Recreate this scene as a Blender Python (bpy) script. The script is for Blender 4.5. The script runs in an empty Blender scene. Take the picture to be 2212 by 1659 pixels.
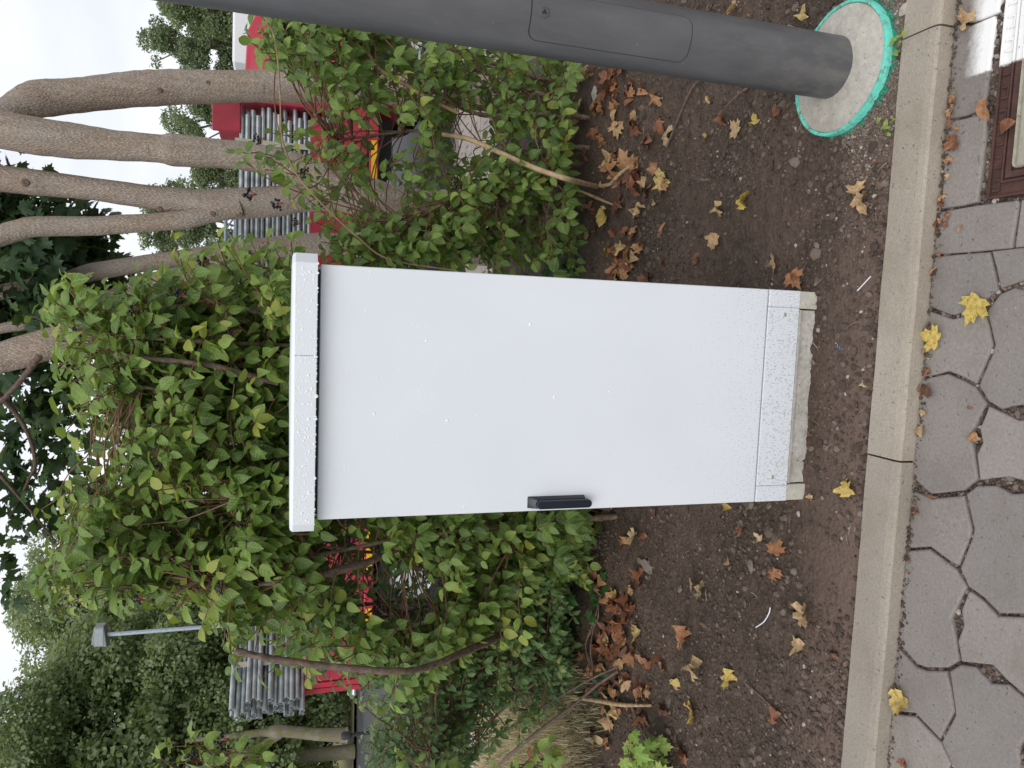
import bpy, bmesh, math, random
import numpy as np
from mathutils import Vector, Matrix, noise as mnoise
R_ = math.radians
random.seed(7); rng = np.random.default_rng(11)
S = bpy.context.scene
COL = S.collection

# ------------------------------------------------------------------ camera
FPX = 1597.0; H = 1.45            # focal length in pixels of a 2212 x 1659 picture, eye height
PITCH, ROLL = R_(16.861), R_(0.636)
F3 = np.array([0, math.cos(PITCH), -math.sin(PITCH)])
U0 = np.array([0, math.sin(PITCH), math.cos(PITCH)]); R0 = np.array([1., 0, 0])
RV = R0*math.cos(ROLL) + U0*math.sin(ROLL); UV = -R0*math.sin(ROLL) + U0*math.cos(ROLL)
CAM = np.array([0, 0, H])
cd = bpy.data.cameras.new('camera'); cam = bpy.data.objects.new('camera', cd); COL.objects.link(cam)
cd.sensor_fit = 'HORIZONTAL'; cd.sensor_width = 36.0; cd.lens = FPX/2212*36; cd.clip_start = 0.05; cd.clip_end = 2000
m = Matrix.Identity(4)            # the phone was held upright: the stored picture lies on its side
for i in range(3):
    m[i][0] = -UV[i]; m[i][1] = RV[i]; m[i][2] = -F3[i]; m[i][3] = CAM[i]
cam.matrix_world = m; S.camera = cam
def ray(px, py): return RV*(829.5-py) + UV*(1106-px) + F3*FPX
def gz(px, py, z=0.0):
    d = ray(px, py); return CAM + d*((z-H)/d[2])
def gy(px, py, y):
    d = ray(px, py); return CAM + d*(y/d[1])
def proj(P):
    q = np.asarray(P)-CAM; w = q@F3
    return np.stack([1106-FPX*(q@UV)/w, 829.5-FPX*(q@RV)/w, w], -1)

# ------------------------------------------------------------------ sky, sun, exposure
SUN_EL, SUN_AZ = R_(42), R_(200)   # azimuth clockwise from +Y: behind the camera, a little to its left
W = bpy.data.worlds.new('World'); S.world = W; W.use_nodes = True
nt = W.node_tree; nt.nodes.clear()
out = nt.nodes.new('ShaderNodeOutputWorld'); bg = nt.nodes.new('ShaderNodeBackground'); bg.inputs[1].default_value = 0.1
sky = nt.nodes.new('ShaderNodeTexSky'); sky.sky_type = 'NISHITA'; sky.sun_disc = False
sky.sun_elevation = SUN_EL; sky.sun_rotation = SUN_AZ; sky.dust_density = 4.0
tc = nt.nodes.new('ShaderNodeTexCoord'); mp = nt.nodes.new('ShaderNodeMapping'); mp.inputs['Scale'].default_value = (1.3, 1.3, 3.2)
nz = nt.nodes.new('ShaderNodeTexNoise'); nz.inputs['Scale'].default_value = 2.2; nz.inputs['Detail'].default_value = 5; nz.inputs['Roughness'].default_value = .5
cr = nt.nodes.new('ShaderNodeValToRGB')
cr.color_ramp.elements[0].position = .32; cr.color_ramp.elements[0].color = (8.1, 8.45, 9.3, 1)
cr.color_ramp.elements[1].position = .68; cr.color_ramp.elements[1].color = (10.6, 10.8, 11.2, 1)
mx = nt.nodes.new('ShaderNodeMix'); mx.data_type = 'RGBA'; mx.inputs[0].default_value = .93
L = nt.links.new
L(tc.outputs['Generated'], mp.inputs[0]); L(mp.outputs[0], nz.inputs['Vector']); L(nz.outputs[0], cr.inputs[0])
L(sky.outputs[0], mx.inputs[6]); L(cr.outputs[0], mx.inputs[7]); L(mx.outputs[2], bg.inputs[0]); L(bg.outputs[0], out.inputs[0])
sd = bpy.data.lights.new('sun', 'SUN'); so = bpy.data.objects.new('sun', sd); COL.objects.link(so)
sd.energy = 1.5; sd.angle = R_(45); sd.color = (1.0, .965, .92)
sv = Vector((math.sin(SUN_AZ)*math.cos(SUN_EL), math.cos(SUN_AZ)*math.cos(SUN_EL), math.sin(SUN_EL)))
so.rotation_euler = sv.to_track_quat('Z', 'Y').to_euler(); so.location = sv*20
S.view_settings.view_transform = 'Standard'; S.view_settings.look = 'None'
S.view_settings.exposure = 0.15; S.view_settings.gamma = 1.0

# ------------------------------------------------------------------ mesh helpers
def mesh_from(name, V, Fc, tint=None, uv=None, smooth=False):
    me = bpy.data.meshes.new(name)
    me.from_pydata([tuple(v) for v in V], [], [tuple(f) for f in Fc])
    if tint is not None:
        a = me.attributes.new('tint', 'FLOAT', 'POINT'); a.data.foreach_set('value', np.asarray(tint, dtype=np.float32))
    if uv is not None:
        a = me.attributes.new('luv', 'FLOAT_VECTOR', 'POINT'); a.data.foreach_set('vector', np.asarray(uv, dtype=np.float32).ravel())
    if smooth: me.polygons.foreach_set('use_smooth', [True]*len(me.polygons))
    me.update(); return me
def put(name, me, mat, parent=None, loc=None):
    o = bpy.data.objects.new(name, me); COL.objects.link(o)
    if mat is not None and me is not None and not me.materials: me.materials.append(mat)
    if parent is not None: o.parent = parent
    if loc is not None: o.location = loc
    return o
def tag(o, label=None, cat=None, group=None, kind=None):
    if label: o['label'] = label
    if cat: o['category'] = cat
    if group: o['group'] = group
    if kind: o['kind'] = kind
    return o
def thing(name, label, cat, loc=(0, 0, 0), rz=0.0, group=None):
    o = bpy.data.objects.new(name, None); COL.objects.link(o); o.empty_display_size = .1
    o.location = loc; o.rotation_euler = (0, 0, rz); return tag(o, label, cat, group)
class MB:
    def __init__(s): s.v = []; s.f = []; s.t = []
    def add(s, V, Fc, t=0.5):
        b = len(s.v); s.v += [tuple(x) for x in V]; s.f += [tuple(i+b for i in q) for q in Fc]; s.t += [t]*len(V); return s
    def box(s, x0, x1, y0, y1, z0, z1, t=.5):
        return s.add([(x0,y0,z0),(x1,y0,z0),(x1,y1,z0),(x0,y1,z0),(x0,y0,z1),(x1,y0,z1),(x1,y1,z1),(x0,y1,z1)],
                     [(0,3,2,1),(4,5,6,7),(0,1,5,4),(1,2,6,5),(2,3,7,6),(3,0,4,7)], t)
    def tube(s, P, rad, n=10, cap=True, t=.5, knob=None):
        P = [Vector(p) for p in P]; k = len(P)
        if not hasattr(rad, '__len__'): rad = [rad]*k
        d0 = (P[1]-P[0]).normalized(); ref = Vector((1, 0, 0)) if abs(d0.x) < .8 else Vector((0, 0, 1))
        u = d0.cross(ref).normalized(); V = []
        for i in range(k):
            d = (P[min(i+1, k-1)]-P[max(i-1, 0)]).normalized(); u = (u-d*u.dot(d)).normalized(); w = d.cross(u)
            for j in range(n):
                a = 2*math.pi*j/n; q = P[i]+(u*math.cos(a)+w*math.sin(a))*rad[i]
                if knob: q = q+(q-P[i])*knob(q)
                V.append(q)
        Fc = [(i*n+j, i*n+(j+1) % n, (i+1)*n+(j+1) % n, (i+1)*n+j) for i in range(k-1) for j in range(n)]
        if cap: Fc += [tuple(range(n-1, -1, -1)), tuple((k-1)*n+j for j in range(n))]
        return s.add(V, Fc, t)
    def lathe(s, prof, n=32, axis='z', c=(0, 0, 0), t=.5):
        V = []
        for r, h in prof:
            for j in range(n):
                a = 2*math.pi*j/n; p = (r*math.cos(a), r*math.sin(a), h)
                if axis == 'y': p = (p[0], p[2], p[1])
                if axis == 'x': p = (p[2], p[0], p[1])
                V.append((p[0]+c[0], p[1]+c[1], p[2]+c[2]))
        k = len(prof)
        Fc = [(i*n+j, i*n+(j+1) % n, (i+1)*n+(j+1) % n, (i+1)*n+j) for i in range(k-1) for j in range(n)]
        return s.add(V, Fc, t)
    def obj(s, name, mat, parent=None, smooth=False, loc=None, tint=False, bevel=0, seg=2):
        me = mesh_from(name, s.v, s.f, s.t if tint else None, smooth=smooth and not bevel)
        if bevel:
            bm = bmesh.new(); bm.from_mesh(me)
            bmesh.ops.recalc_face_normals(bm, faces=bm.faces)
            bmesh.ops.bevel(bm, geom=[e for e in bm.edges if e.calc_face_angle(0) > .5], offset=bevel, segments=seg, profile=.5, affect='EDGES')
            bm.to_mesh(me); bm.free()
            if smooth:
                me.polygons.foreach_set('use_smooth', [True]*len(me.polygons)); me.set_sharp_from_angle(angle=R_(35))
        elif smooth: me.set_sharp_from_angle(angle=R_(50))
        return put(name, me, mat, parent, loc)
def catmull(P, n=6):
    P = [np.asarray(p, float) for p in P]; P = [2*P[0]-P[1]]+P+[2*P[-1]-P[-2]]; o = []
    for i in range(1, len(P)-2):
        for k in range(n):
            t = k/n; a, b, c, d = P[i-1:i+3]
            o.append(.5*((2*b)+(c-a)*t+(2*a-5*b+4*c-d)*t*t+(3*b-a-3*c+d)*t**3))
    o.append(P[-2]); return o
def rotz(a):
    c, s_ = math.cos(a), math.sin(a); return np.array([[c, -s_, 0], [s_, c, 0], [0, 0, 1]])
def frames(axis, nrm):
    """(N,3,3) matrices whose columns are side, axis, normal"""
    axis = axis/np.linalg.norm(axis, axis=1)[:, None]
    nrm = nrm-axis*(axis*nrm).sum(1)[:, None]; nrm = nrm/np.maximum(np.linalg.norm(nrm, axis=1), 1e-6)[:, None]
    return np.stack([np.cross(axis, nrm), axis, nrm], -1)
def scatter(name, tmpl, M, P, sc, tint, mat, parent=None, off=(0, 0, 0), smooth=True):
    """one joined mesh of many copies of templates (list of (V,F,UV)); tmpl index cycles"""
    off = np.asarray(off); K = len(tmpl); VV = []; FF = []; TT = []; UU = []; base = 0
    for k in range(K):
        idx = np.arange(k, len(P), K)
        if len(idx) == 0: continue
        V, Fc, U_ = tmpl[k]; V = np.asarray(V, float); n = len(V)
        X = np.einsum('nij,vj->nvi', M[idx], V)*sc[idx][:, None, None]+(P[idx]-off)[:, None, :]
        VV.append(X.reshape(-1, 3)); TT.append(np.repeat(tint[idx], n)); UU.append(np.tile(np.asarray(U_), (len(idx), 1)))
        for i in range(len(idx)):
            b = base+i*n; FF += [tuple(q+b for q in f) for f in Fc]
        base += n*len(idx)
    me = mesh_from(name, np.concatenate(VV).tolist(), FF, np.concatenate(TT), np.concatenate(UU), smooth)
    return put(name, me, mat, parent)
def singles(name, tmpl, M, P, sc, tint, mat, parent, off=(0, 0, 0), levels=6):
    """each leaf its own object, sharing mesh data between alike leaves"""
    cache = {}
    for i in range(len(P)):
        k = i % len(tmpl); q = int(min(levels-1, max(0, tint[i]*levels)))
        if (k, q) not in cache:
            V, Fc, U_ = tmpl[k]; me = mesh_from(name, V, Fc, [(q+.5)/levels]*len(V), U_, True); me.materials.append(mat); cache[(k, q)] = me
        o = bpy.data.objects.new(name, cache[(k, q)]); COL.objects.link(o); o.parent = parent
        mm = Matrix.Identity(4)
        for a in range(3):
            for b in range(3): mm[a][b] = M[i][a][b]*sc[i]
            mm[a][3] = P[i][a]-off[a]
        o.matrix_local = mm

# ------------------------------------------------------------------ materials
class NT:
    def __init__(s, name):
        s.m = bpy.data.materials.new(name); s.m.use_nodes = True; s.t = s.m.node_tree; s.n = s.t.nodes
        s.b = s.n['Principled BSDF']; s.out = s.n['Material Output']
    def new(s, k, **kw):
        o = s.n.new(k)
        for a, v in kw.items():
            if hasattr(o, a): setattr(o, a, v)
        return o
    def l(s, a, b): s.t.links.new(a, b)
    def pos(s, obj=True, scale=(1, 1, 1)):
        t = s.new('ShaderNodeTexCoord') if obj else s.new('ShaderNodeNewGeometry')
        mp = s.new('ShaderNodeMapping'); mp.inputs['Scale'].default_value = scale
        s.l(t.outputs['Object' if obj else 'Position'], mp.inputs[0]); return mp.outputs[0]
    def noise(s, vec, scale, detail=4, rough=.55, dist=0):
        n = s.new('ShaderNodeTexNoise'); n.inputs['Scale'].default_value = scale; n.inputs['Detail'].default_value = detail
        n.inputs['Roughness'].default_value = rough; n.inputs['Distortion'].default_value = dist
        if vec is not None: s.l(vec, n.inputs['Vector'])
        return n.outputs[0]
    def ramp(s, f, stops, interp='LINEAR'):
        r = s.new('ShaderNodeValToRGB'); e = r.color_ramp.elements; r.color_ramp.interpolation = interp
        while len(e) < len(stops): e.new(.5)
        for i, (p, c) in enumerate(stops):
            e[i].position = p; e[i].color = (*c, 1) if len(c) == 3 else c
        s.l(f, r.inputs[0]); return r.outputs[0]
    def mix(s, f, a, b, mode='MIX'):
        x = s.new('ShaderNodeMix'); x.data_type = 'RGBA'; x.blend_type = mode
        for sock, v in ((0, f), (6, a), (7, b)):
            if isinstance(v, (int, float)): x.inputs[sock].default_value = v
            elif isinstance(v, tuple): x.inputs[sock].default_value = (*v, 1)
            else: s.l(v, x.inputs[sock])
        return x.outputs[2]
    def math(s, op, a, b=0.0, clamp=False):
        x = s.new('ShaderNodeMath'); x.operation = op; x.use_clamp = clamp
        for i, v in enumerate((a, b)):
            if isinstance(v, (int, float)): x.inputs[i].default_value = v
            else: s.l(v, x.inputs[i])
        return x.outputs[0]
    def mapr(s, v, a, b, c=0.0, d=1.0):
        x = s.new('ShaderNodeMapRange'); x.inputs[1].default_value = a; x.inputs[2].default_value = b; x.inputs[3].default_value = c; x.inputs[4].default_value = d
        s.l(v, x.inputs[0]); return x.outputs[0]
    def sep(s, v):
        x = s.new('ShaderNodeSeparateXYZ'); s.l(v, x.inputs[0]); return x.outputs
    def attr(s, n, o='Fac'):
        x = s.new('ShaderNodeAttribute'); x.attribute_name = n; return x.outputs[o]
    def bump(s, h, strength=.3, dist=.01, prev=None):
        x = s.new('ShaderNodeBump'); x.inputs['Strength'].default_value = strength; x.inputs['Distance'].default_value = dist
        s.l(h, x.inputs['Height'])
        if prev is not None: s.l(prev, x.inputs['Normal'])
        s.l(x.outputs[0], s.b.inputs['Normal']); return x.outputs[0]
    def base(s, c):
        if isinstance(c, tuple): s.b.inputs['Base Color'].default_value = (*c, 1)
        else: s.l(c, s.b.inputs['Base Color'])
    def rough(s, r):
        if isinstance(r, (int, float)): s.b.inputs['Roughness'].default_value = r
        else: s.l(r, s.b.inputs['Roughness'])
def plain(name, c, rough=.5, metal=0, var=.15, scale=30, bump=0):
    k = NT(name); p = k.pos(); n = k.noise(p, scale)
    lo = tuple(x*(1-var) for x in c); hi = tuple(min(1, x*(1+var)) for x in c)
    k.base(k.ramp(n, [(.3, lo), (.7, hi)])); k.rough(rough); k.b.inputs['Metallic'].default_value = metal
    if bump: k.bump(n, bump, .003)
    return k.m

def powder_mat():
    k = NT('light_grey_powder_coat'); p = k.pos(); z = k.sep(p)[2]
    big = k.noise(p, 3, 3); fine = k.noise(p, 900, 2, .5)
    c = k.ramp(big, [(.3, (.655, .69, .735)), (.7, (.69, .725, .765))])
    sp = k.noise(k.pos(True, (1, 1, .6)), 260, 2, .6)                   # soil splashed up from the bed, thicker near the ground
    th = k.mapr(z, .02, .62, .565, .72)
    d = k.math('MULTIPLY', k.math('GREATER_THAN', sp, th), k.mapr(z, .15, .7, .45, .08))
    c = k.mix(d, c, (.22, .19, .15))
    st = k.noise(k.pos(True, (14, 14, 9)), 1.0, 4, .6); stz = k.math('MULTIPLY', k.mapr(z, .08, .3, .35, 0.0), k.math('GREATER_THAN', st, .66))
    c = k.mix(stz, c, (.52, .50, .42))
    k.base(c); k.rough(.42); k.bump(fine, .12, .0006); return k.m
def soil_mat():
    k = NT('damp_soil'); p = k.pos(False); x, y, z = k.sep(p)[0:3]
    a = k.noise(p, 2.2, 4); b = k.noise(p, 22, 6, .7); c_ = k.noise(p, 120, 5, .75)
    c = k.ramp(b, [(.25, (.034, .023, .017)), (.5, (.074, .051, .037)), (.78, (.140, .100, .075))])
    c = k.mix(k.mapr(a, .42, .7, 0, .55), c, (.20, .135, .105))
    nr = k.math('ADD', k.math('MULTIPLY', k.math('ADD', y, k.math('MULTIPLY', x, .11)), 1.0), k.math('MULTIPLY', a, .35))
    c = k.mix(k.mapr(nr, 1.97, 1.74, 0, .7), c, (.225, .155, .122))            # dry sandy strip along the kerb
    cell = k.new('ShaderNodeTexVoronoi'); cell.inputs['Scale'].default_value = 70; k.l(p, cell.inputs['Vector'])
    c = k.mix(k.mapr(cell.outputs['Distance'], .0, .55, .35, 0), c, (.19, .15, .12))
    sp = k.math('GREATER_THAN', k.noise(p, 330, 2, .5), .735); c = k.mix(k.math('MULTIPLY', sp, .6), c, (.45, .38, .32))
    gy_ = k.math('ADD', y, k.math('MULTIPLY', k.noise(p, 3.5, 5, .7), 1.3)); gx = k.mapr(x, -.9, -1.5, 0, 1)
    g = k.math('MULTIPLY', k.mapr(gy_, 4.0, 4.35, 0, 1), gx)
    straw = k.ramp(k.noise(p, 60, 6, .75), [(.3, (.12, .09, .045)), (.5, (.36, .28, .15)), (.72, (.6, .5, .32))])
    c = k.mix(g, c, straw)
    k.base(c); k.rough(.82); k.b.inputs['Specular IOR Level'].default_value = .3
    h = k.math('ADD', k.math('MULTIPLY', b, .6), k.math('ADD', k.math('MULTIPLY', c_, .5), k.math('MULTIPLY', cell.outputs['Distance'], -.4)))
    k.bump(h, 1.0, .018); return k.m
PAINT = {}
def concrete_mat(name, c0, c1, speck=.05, scale=140, bump=.35, paint=False, stain=None, rough=.78):
    k = NT(name); p = k.pos(False); a = k.noise(p, 5, 5, .6); b = k.noise(p, scale, 5, .7)
    c = k.ramp(a, [(.3, c0), (.7, c1)])
    c = k.mix(.5, c, k.ramp(b, [(.3, tuple(x*.72 for x in c0)), (.7, tuple(x*1.22 for x in c1))]))
    pits = k.math('LESS_THAN', k.noise(p, 95, 3, .6), .335); c = k.mix(k.math('MULTIPLY', pits, .75), c, tuple(x*.35 for x in c0))
    sp = k.math('GREATER_THAN', k.noise(p, 210, 2, .5), .735); c = k.mix(k.math('MULTIPLY', sp, .55), c, (.6, .57, .52))
    if stain: c = k.mix(k.mapr(k.noise(p, 3.6, 6, .7), .48, .70, 0, .62), c, stain)
    oi = k.new('ShaderNodeObjectInfo'); c = k.mix(.5, c, k.mix(1.0, c, k.ramp(oi.outputs['Random'], [(0, (.70, .70, .72)), (1, (1.2, 1.17, 1.10))]), 'MULTIPLY'))
    if paint: c = white_paint(k, p, c)
    k.base(c); k.rough(rough); k.bump(b, bump, .0025); return k.m
def white_paint(k, p, c):
    # sprayed white road marking: its left end is a straight edge, its upper edge fades out
    s0, n0, ang = PAINT['s0'], PAINT['n0'], PAINT['ang']
    x, y, z = k.sep(p)[0:3]; ca, sa = math.cos(ang), math.sin(ang)
    s_ = k.math('ADD', k.math('MULTIPLY', x, ca), k.math('MULTIPLY', y, sa)); n_ = k.math('ADD', k.math('MULTIPLY', x, -sa), k.math('MULTIPLY', y, ca))
    nz = k.noise(p, 70, 5, .75); w = k.math('MULTIPLY', k.math('SUBTRACT', nz, .5), .05)
    e1 = k.mapr(k.math('ADD', s_, k.math('MULTIPLY', w, .3)), s0, s0+.006, 0, 1)
    e2 = k.mapr(k.math('ADD', k.math('ADD', n_, k.math('MULTIPLY', k.math('SUBTRACT', s_, s0), PAINT['sl'])), w), n0+.012, n0-.03, 0, 1)
    f = k.math('MULTIPLY', e1, e2); f = k.math('MULTIPLY', f, k.mapr(nz, .30, .38, .2, 1))
    return k.mix(f, c, (.80, .79, .77))
def leaf_mat(name, dark, mid, lite, under, rough=.42, trans=.3, vein=True, spec=.45):
    k = NT(name); t = k.attr('tint'); uv = k.attr('luv', 'Vector'); p = k.pos(False)
    c = k.ramp(t, [(0, dark), (.5, mid), (.93, lite), (1, tuple(.5*(x+y) for x, y in zip(lite, (.42, .36, .06))))])
    c = k.mix(.22, c, k.ramp(k.noise(p, 40, 3), [(.3, tuple(x*.6 for x in mid)), (.7, lite)]))
    if vein:
        u, v, _ = k.sep(uv)[0:3]; au = k.math('ABSOLUTE', u)
        ph = k.math('SUBTRACT', k.math('MULTIPLY', v, 34), k.math('MULTIPLY', au, 22)); wv = k.math('SINE', ph)
        mid_ = k.mapr(au, .0, .05, 1, 0); vv = k.math('MAXIMUM', k.mapr(wv, .86, 1.0, 0, .55), mid_)
        c = k.mix(k.math('MULTIPLY', vv, .35), c, tuple(min(1, x*1.7) for x in lite)); k.bump(k.math('SUBTRACT', wv, k.math('MULTIPLY', mid_, 2)), .35, .0012)
    ge = k.new('ShaderNodeNewGeometry'); c = k.mix(k.math('MULTIPLY', ge.outputs['Backfacing'], .65), c, under)
    k.base(c); k.rough(rough); k.b.inputs['Specular IOR Level'].default_value = spec
    tr = k.new('ShaderNodeBsdfTranslucent'); k.l(k.mix(1.0, c, (1.5, 1.5, .7), 'MULTIPLY'), tr.inputs[0])
    ms = k.new('ShaderNodeMixShader'); ms.inputs[0].default_value = trans
    k.l(k.b.outputs[0], ms.inputs[1]); k.l(tr.outputs[0], ms.inputs[2]); k.l(ms.outputs[0], k.out.inputs[0]); return k.m
def bark_mat(name, c0, c1, c2, moss=None, stretch=.28):
    k = NT(name); p = k.pos(False, (1, 1, stretch)); q = k.pos(False)
    a = k.noise(p, 85, 7, .72, .5); big = k.noise(q, 4, 4, .6)
    v = k.new('ShaderNodeTexVoronoi'); v.feature = 'DISTANCE_TO_EDGE'; v.inputs['Scale'].default_value = 120; k.l(p, v.inputs['Vector'])
    c = k.ramp(a, [(.28, c0), (.52, c1), (.76, c2)])
    c = k.mix(k.mapr(big, .4, .68, 0, .6), c, tuple(.5*(x+y) for x, y in zip(c2, (.36, .33, .29))))
    sk = k.noise(k.pos(False, (1, 1, .12)), 24, 6, .7, .3); c = k.mix(k.mapr(sk, .36, .66, .55, 0), c, tuple(x*1.05 for x in c0)); c = k.mix(k.mapr(k.noise(k.pos(False, (1, 1, .3)), 7, 3, .5), .5, .66, 0, .5), c, (.36, .33, .295))
    c = k.mix(k.mapr(v.outputs['Distance'], 0, .05, .35, 0), c, tuple(x*.55 for x in c0))
    z = k.sep(q)[2]; ring = k.noise(k.pos(False, (.9, .9, 7)), 3.4, 3, .6); c = k.mix(k.mapr(ring, .66, .73, 0, .55), c, tuple(x*.5 for x in c0))
    if moss: c = k.mix(k.mapr(k.noise(q, 9, 4), .45, .6, 0, .8), c, moss)
    k.base(c); k.rough(.85); k.bump(k.math('ADD', a, k.math('MULTIPLY', v.outputs['Distance'], 2)), .8, .008); return k.m

K_ANG = math.atan2(-.097, 1.0)             # the kerb runs slightly towards the camera on its right
KU = np.array([math.cos(K_ANG), math.sin(K_ANG), 0]); KN = np.array([-math.sin(K_ANG), math.cos(K_ANG), 0])
PZ = -.043                                  # level of the paved footway below the bed
_p = [gz(2133, 155, PZ), gz(2094, 130, PZ), gz(2110, 10, PZ)]
PAINT.update(ang=K_ANG, s0=float(_p[0]@KU), n0=float(_p[1]@KN), sl=0.0)
M = {}
M['cab'] = powder_mat()
M['soil'] = soil_mat()
M['paver'] = concrete_mat('grey_paver_concrete', (.205, .183, .168), (.262, .235, .215), paint=True, stain=(.155, .128, .098))
M['kerb'] = concrete_mat('kerb_concrete', (.27, .235, .193), (.355, .315, .262), scale=170, bump=.5, stain=(.22, .18, .135))
M['collar'] = concrete_mat('collar_concrete', (.36, .34, .30), (.47, .45, .405), scale=60, bump=.3, stain=(.27, .225, .17))
M['plinth'] = concrete_mat('washed_concrete', (.42, .40, .35), (.68, .66, .60), scale=75, bump=1.0, stain=(.20, .165, .125))
M['plinth2'] = concrete_mat('smooth_plinth_concrete', (.40, .385, .34), (.50, .485, .43), scale=60, bump=.3, stain=(.28, .24, .18))
M['joint'] = concrete_mat('joint_grit', (.055, .046, .038), (.10, .085, .07), scale=200, bump=1.0)
M['infill'] = concrete_mat('mossy_infill_concrete', (.26, .245, .19), (.36, .34, .28), scale=60, bump=.6, paint=True, stain=(.17, .15, .09))
M['black'] = plain('black_plastic', (.008, .010, .020), .36, var=.2)
M['dark'] = plain('dark_gap', (.012, .012, .013), .7)
M['seal'] = plain('rubber_seal', (.018, .018, .02), .6)
M['steel'] = plain('stainless_screw', (.62, .62, .60), .3, .6)
def pipe_mat():
    k = NT('turquoise_pipe'); p = k.pos(False); a = k.noise(p, 18, 5, .7); b = k.noise(p, 70, 4, .7); c = k.ramp(a, [(.3, (.085, .50, .385)), (.7, (.16, .64, .52))])
    c = k.mix(k.mapr(b, .50, .66, 0, .8), c, (.16, .125, .095)); k.base(c); k.rough(.6); k.bump(b, .3, .002); return k.m
M['green_pipe'] = pipe_mat()
def pole_mat():
    k = NT('anthracite_pole_paint'); p = k.pos(); q = k.pos(True, (1, 1, .25)); a = k.noise(q, 12, 5, .65); b = k.noise(p, 420, 3, .6)
    c = k.ramp(a, [(.3, (.070, .071, .076)), (.7, (.108, .109, .115))])
    z = k.sep(p)[2]; d = k.math('MULTIPLY', k.mapr(z, 0, .55, .8, 0), k.mapr(k.noise(k.pos(True, (1, 1, .5)), 26, 5, .7), .45, .65, 0, 1)); c = k.mix(d, c, (.15, .142, .13))
    sp = k.math('GREATER_THAN', k.noise(p, 120, 2, .5), .76); c = k.mix(k.math('MULTIPLY', sp, .5), c, (.24, .24, .24))
    k.base(c); k.rough(.46); k.bump(b, .22, .001); return k.m
M['pole'] = pole_mat()
def rust_mat():
    k = NT('rusty_cast_iron'); p = k.pos(False); a = k.noise(p, 28, 6, .7); b = k.noise(p, 160, 4, .7)
    c = k.ramp(a, [(.3, (.036, .016, .013)), (.55, (.068, .027, .020)), (.78, (.125, .050, .032))])
    c = k.mix(k.mapr(b, .4, .7, 0, .35), c, (.05, .03, .025)); c = white_paint(k, p, c)
    k.base(c); k.rough(.7); k.bump(b, .5, .002); return k.m
M['rust'] = rust_mat()
M['dogwood'] = leaf_mat('dogwood_leaf', (.036, .080, .020), (.098, .172, .031), (.245, .345, .078), (.21, .29, .10))
M['smallleaf'] = leaf_mat('small_shrub_leaf', (.040, .092, .034), (.092, .175, .056), (.20, .30, .11), (.21, .28, .16), .38)
M['ivy'] = leaf_mat('ivy_leaf', (.016, .048, .018), (.034, .085, .026), (.075, .15, .04), (.08, .13, .05), .34)
M['maple'] = leaf_mat('maple_leaf', (.020, .052, .026), (.042, .090, .038), (.105, .170, .050), (.07, .115, .055), .5, .3, False, .35)
M['seedling'] = leaf_mat('seedling_leaf', (.10, .21, .03), (.19, .31, .05), (.33, .42, .10), (.2, .3, .1), .45, .3)
M['fartree'] = leaf_mat('far_tree_leaf', (.065, .108, .045), (.135, .195, .075), (.28, .34, .16), (.17, .23, .10), .4, .38, False, .5)
M['fartree2'] = leaf_mat('distant_tree_leaf', (.060, .105, .060), (.13, .185, .095), (.26, .31, .15), (.17, .22, .12), .6, .35, False, .3)
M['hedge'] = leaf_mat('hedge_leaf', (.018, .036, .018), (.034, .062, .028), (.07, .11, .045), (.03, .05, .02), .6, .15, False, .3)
M['twig'] = plain('red_brown_twig', (.15, .075, .042), .6, var=.4, scale=14)
M['stem'] = plain('grey_brown_stem', (.17, .125, .085), .75, var=.45, scale=40, bump=.5)
M['deadwood'] = plain('dead_branch_bark', (.125, .085, .066), .8, var=.5, scale=60, bump=.8)
M['peeled'] = plain('peeled_wood', (.42, .30, .175), .6, var=.35, scale=30, bump=.3)
M['shoot'] = plain('brown_shoot', (.26, .17, .095), .6, var=.35, scale=20)
M['berry'] = plain('black_berry', (.010, .008, .014), .25)
M['berrystem'] = plain('red_berry_stem', (.20, .05, .04), .55)
M['bark'] = bark_mat('young_maple_bark', (.225, .165, .125), (.42, .33, .262), (.55, .485, .425))
M['bark2'] = bark_mat('mossy_bark', (.14, .115, .085), (.24, .20, .155), (.34, .30, .25), (.20, .20, .06))
M['asphalt'] = concrete_mat('road_asphalt', (.075, .077, .080), (.11, .112, .115), scale=60, bump=.4)
M['walkbrick'] = concrete_mat('pale_paving_brick', (.38, .345, .315), (.47, .435, .40), scale=60, bump=.3, stain=(.33, .29, .25))
def grass_ground(name, stops, sc):
    k = NT(name); p = k.pos(False); n = k.noise(p, sc, 6, .7); k.base(k.ramp(n, stops)); k.rough(.9); k.bump(n, .8, .03); return k.m
M['verge'] = grass_ground('far_verge', [(.3, (.12, .13, .05)), (.55, (.26, .24, .12)), (.75, (.40, .35, .20))], 3.5)
M['terrain'] = grass_ground('terrain', [(.3, (.05, .07, .025)), (.6, (.09, .11, .045)), (.75, (.14, .14, .07))], .8)
def straw_mat():
    k = NT('dry_grass_blade'); t = k.attr('tint'); k.base(k.ramp(t, [(0, (.12, .17, .05)), (.4, (.30, .27, .12)), (1, (.56, .48, .31))])); k.rough(.7); return k.m
M['straw'] = straw_mat()
def crumb_mat():
    k = NT('soil_crumb'); t = k.attr('tint'); p = k.pos(False)
    c = k.ramp(t, [(0, (.032, .022, .016)), (.45, (.082, .057, .042)), (.72, (.150, .112, .087)), (.9, (.20, .17, .145)), (1, (.42, .38, .33))])
    k.base(k.mix(.4, c, k.mix(1.0, c, k.ramp(k.noise(p, 180, 4), [(.3, (.5, .5, .5)), (.7, (1.4, 1.4, 1.4))]), 'MULTIPLY'))); k.rough(.85); return k.m
M['crumb'] = crumb_mat()
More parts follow.
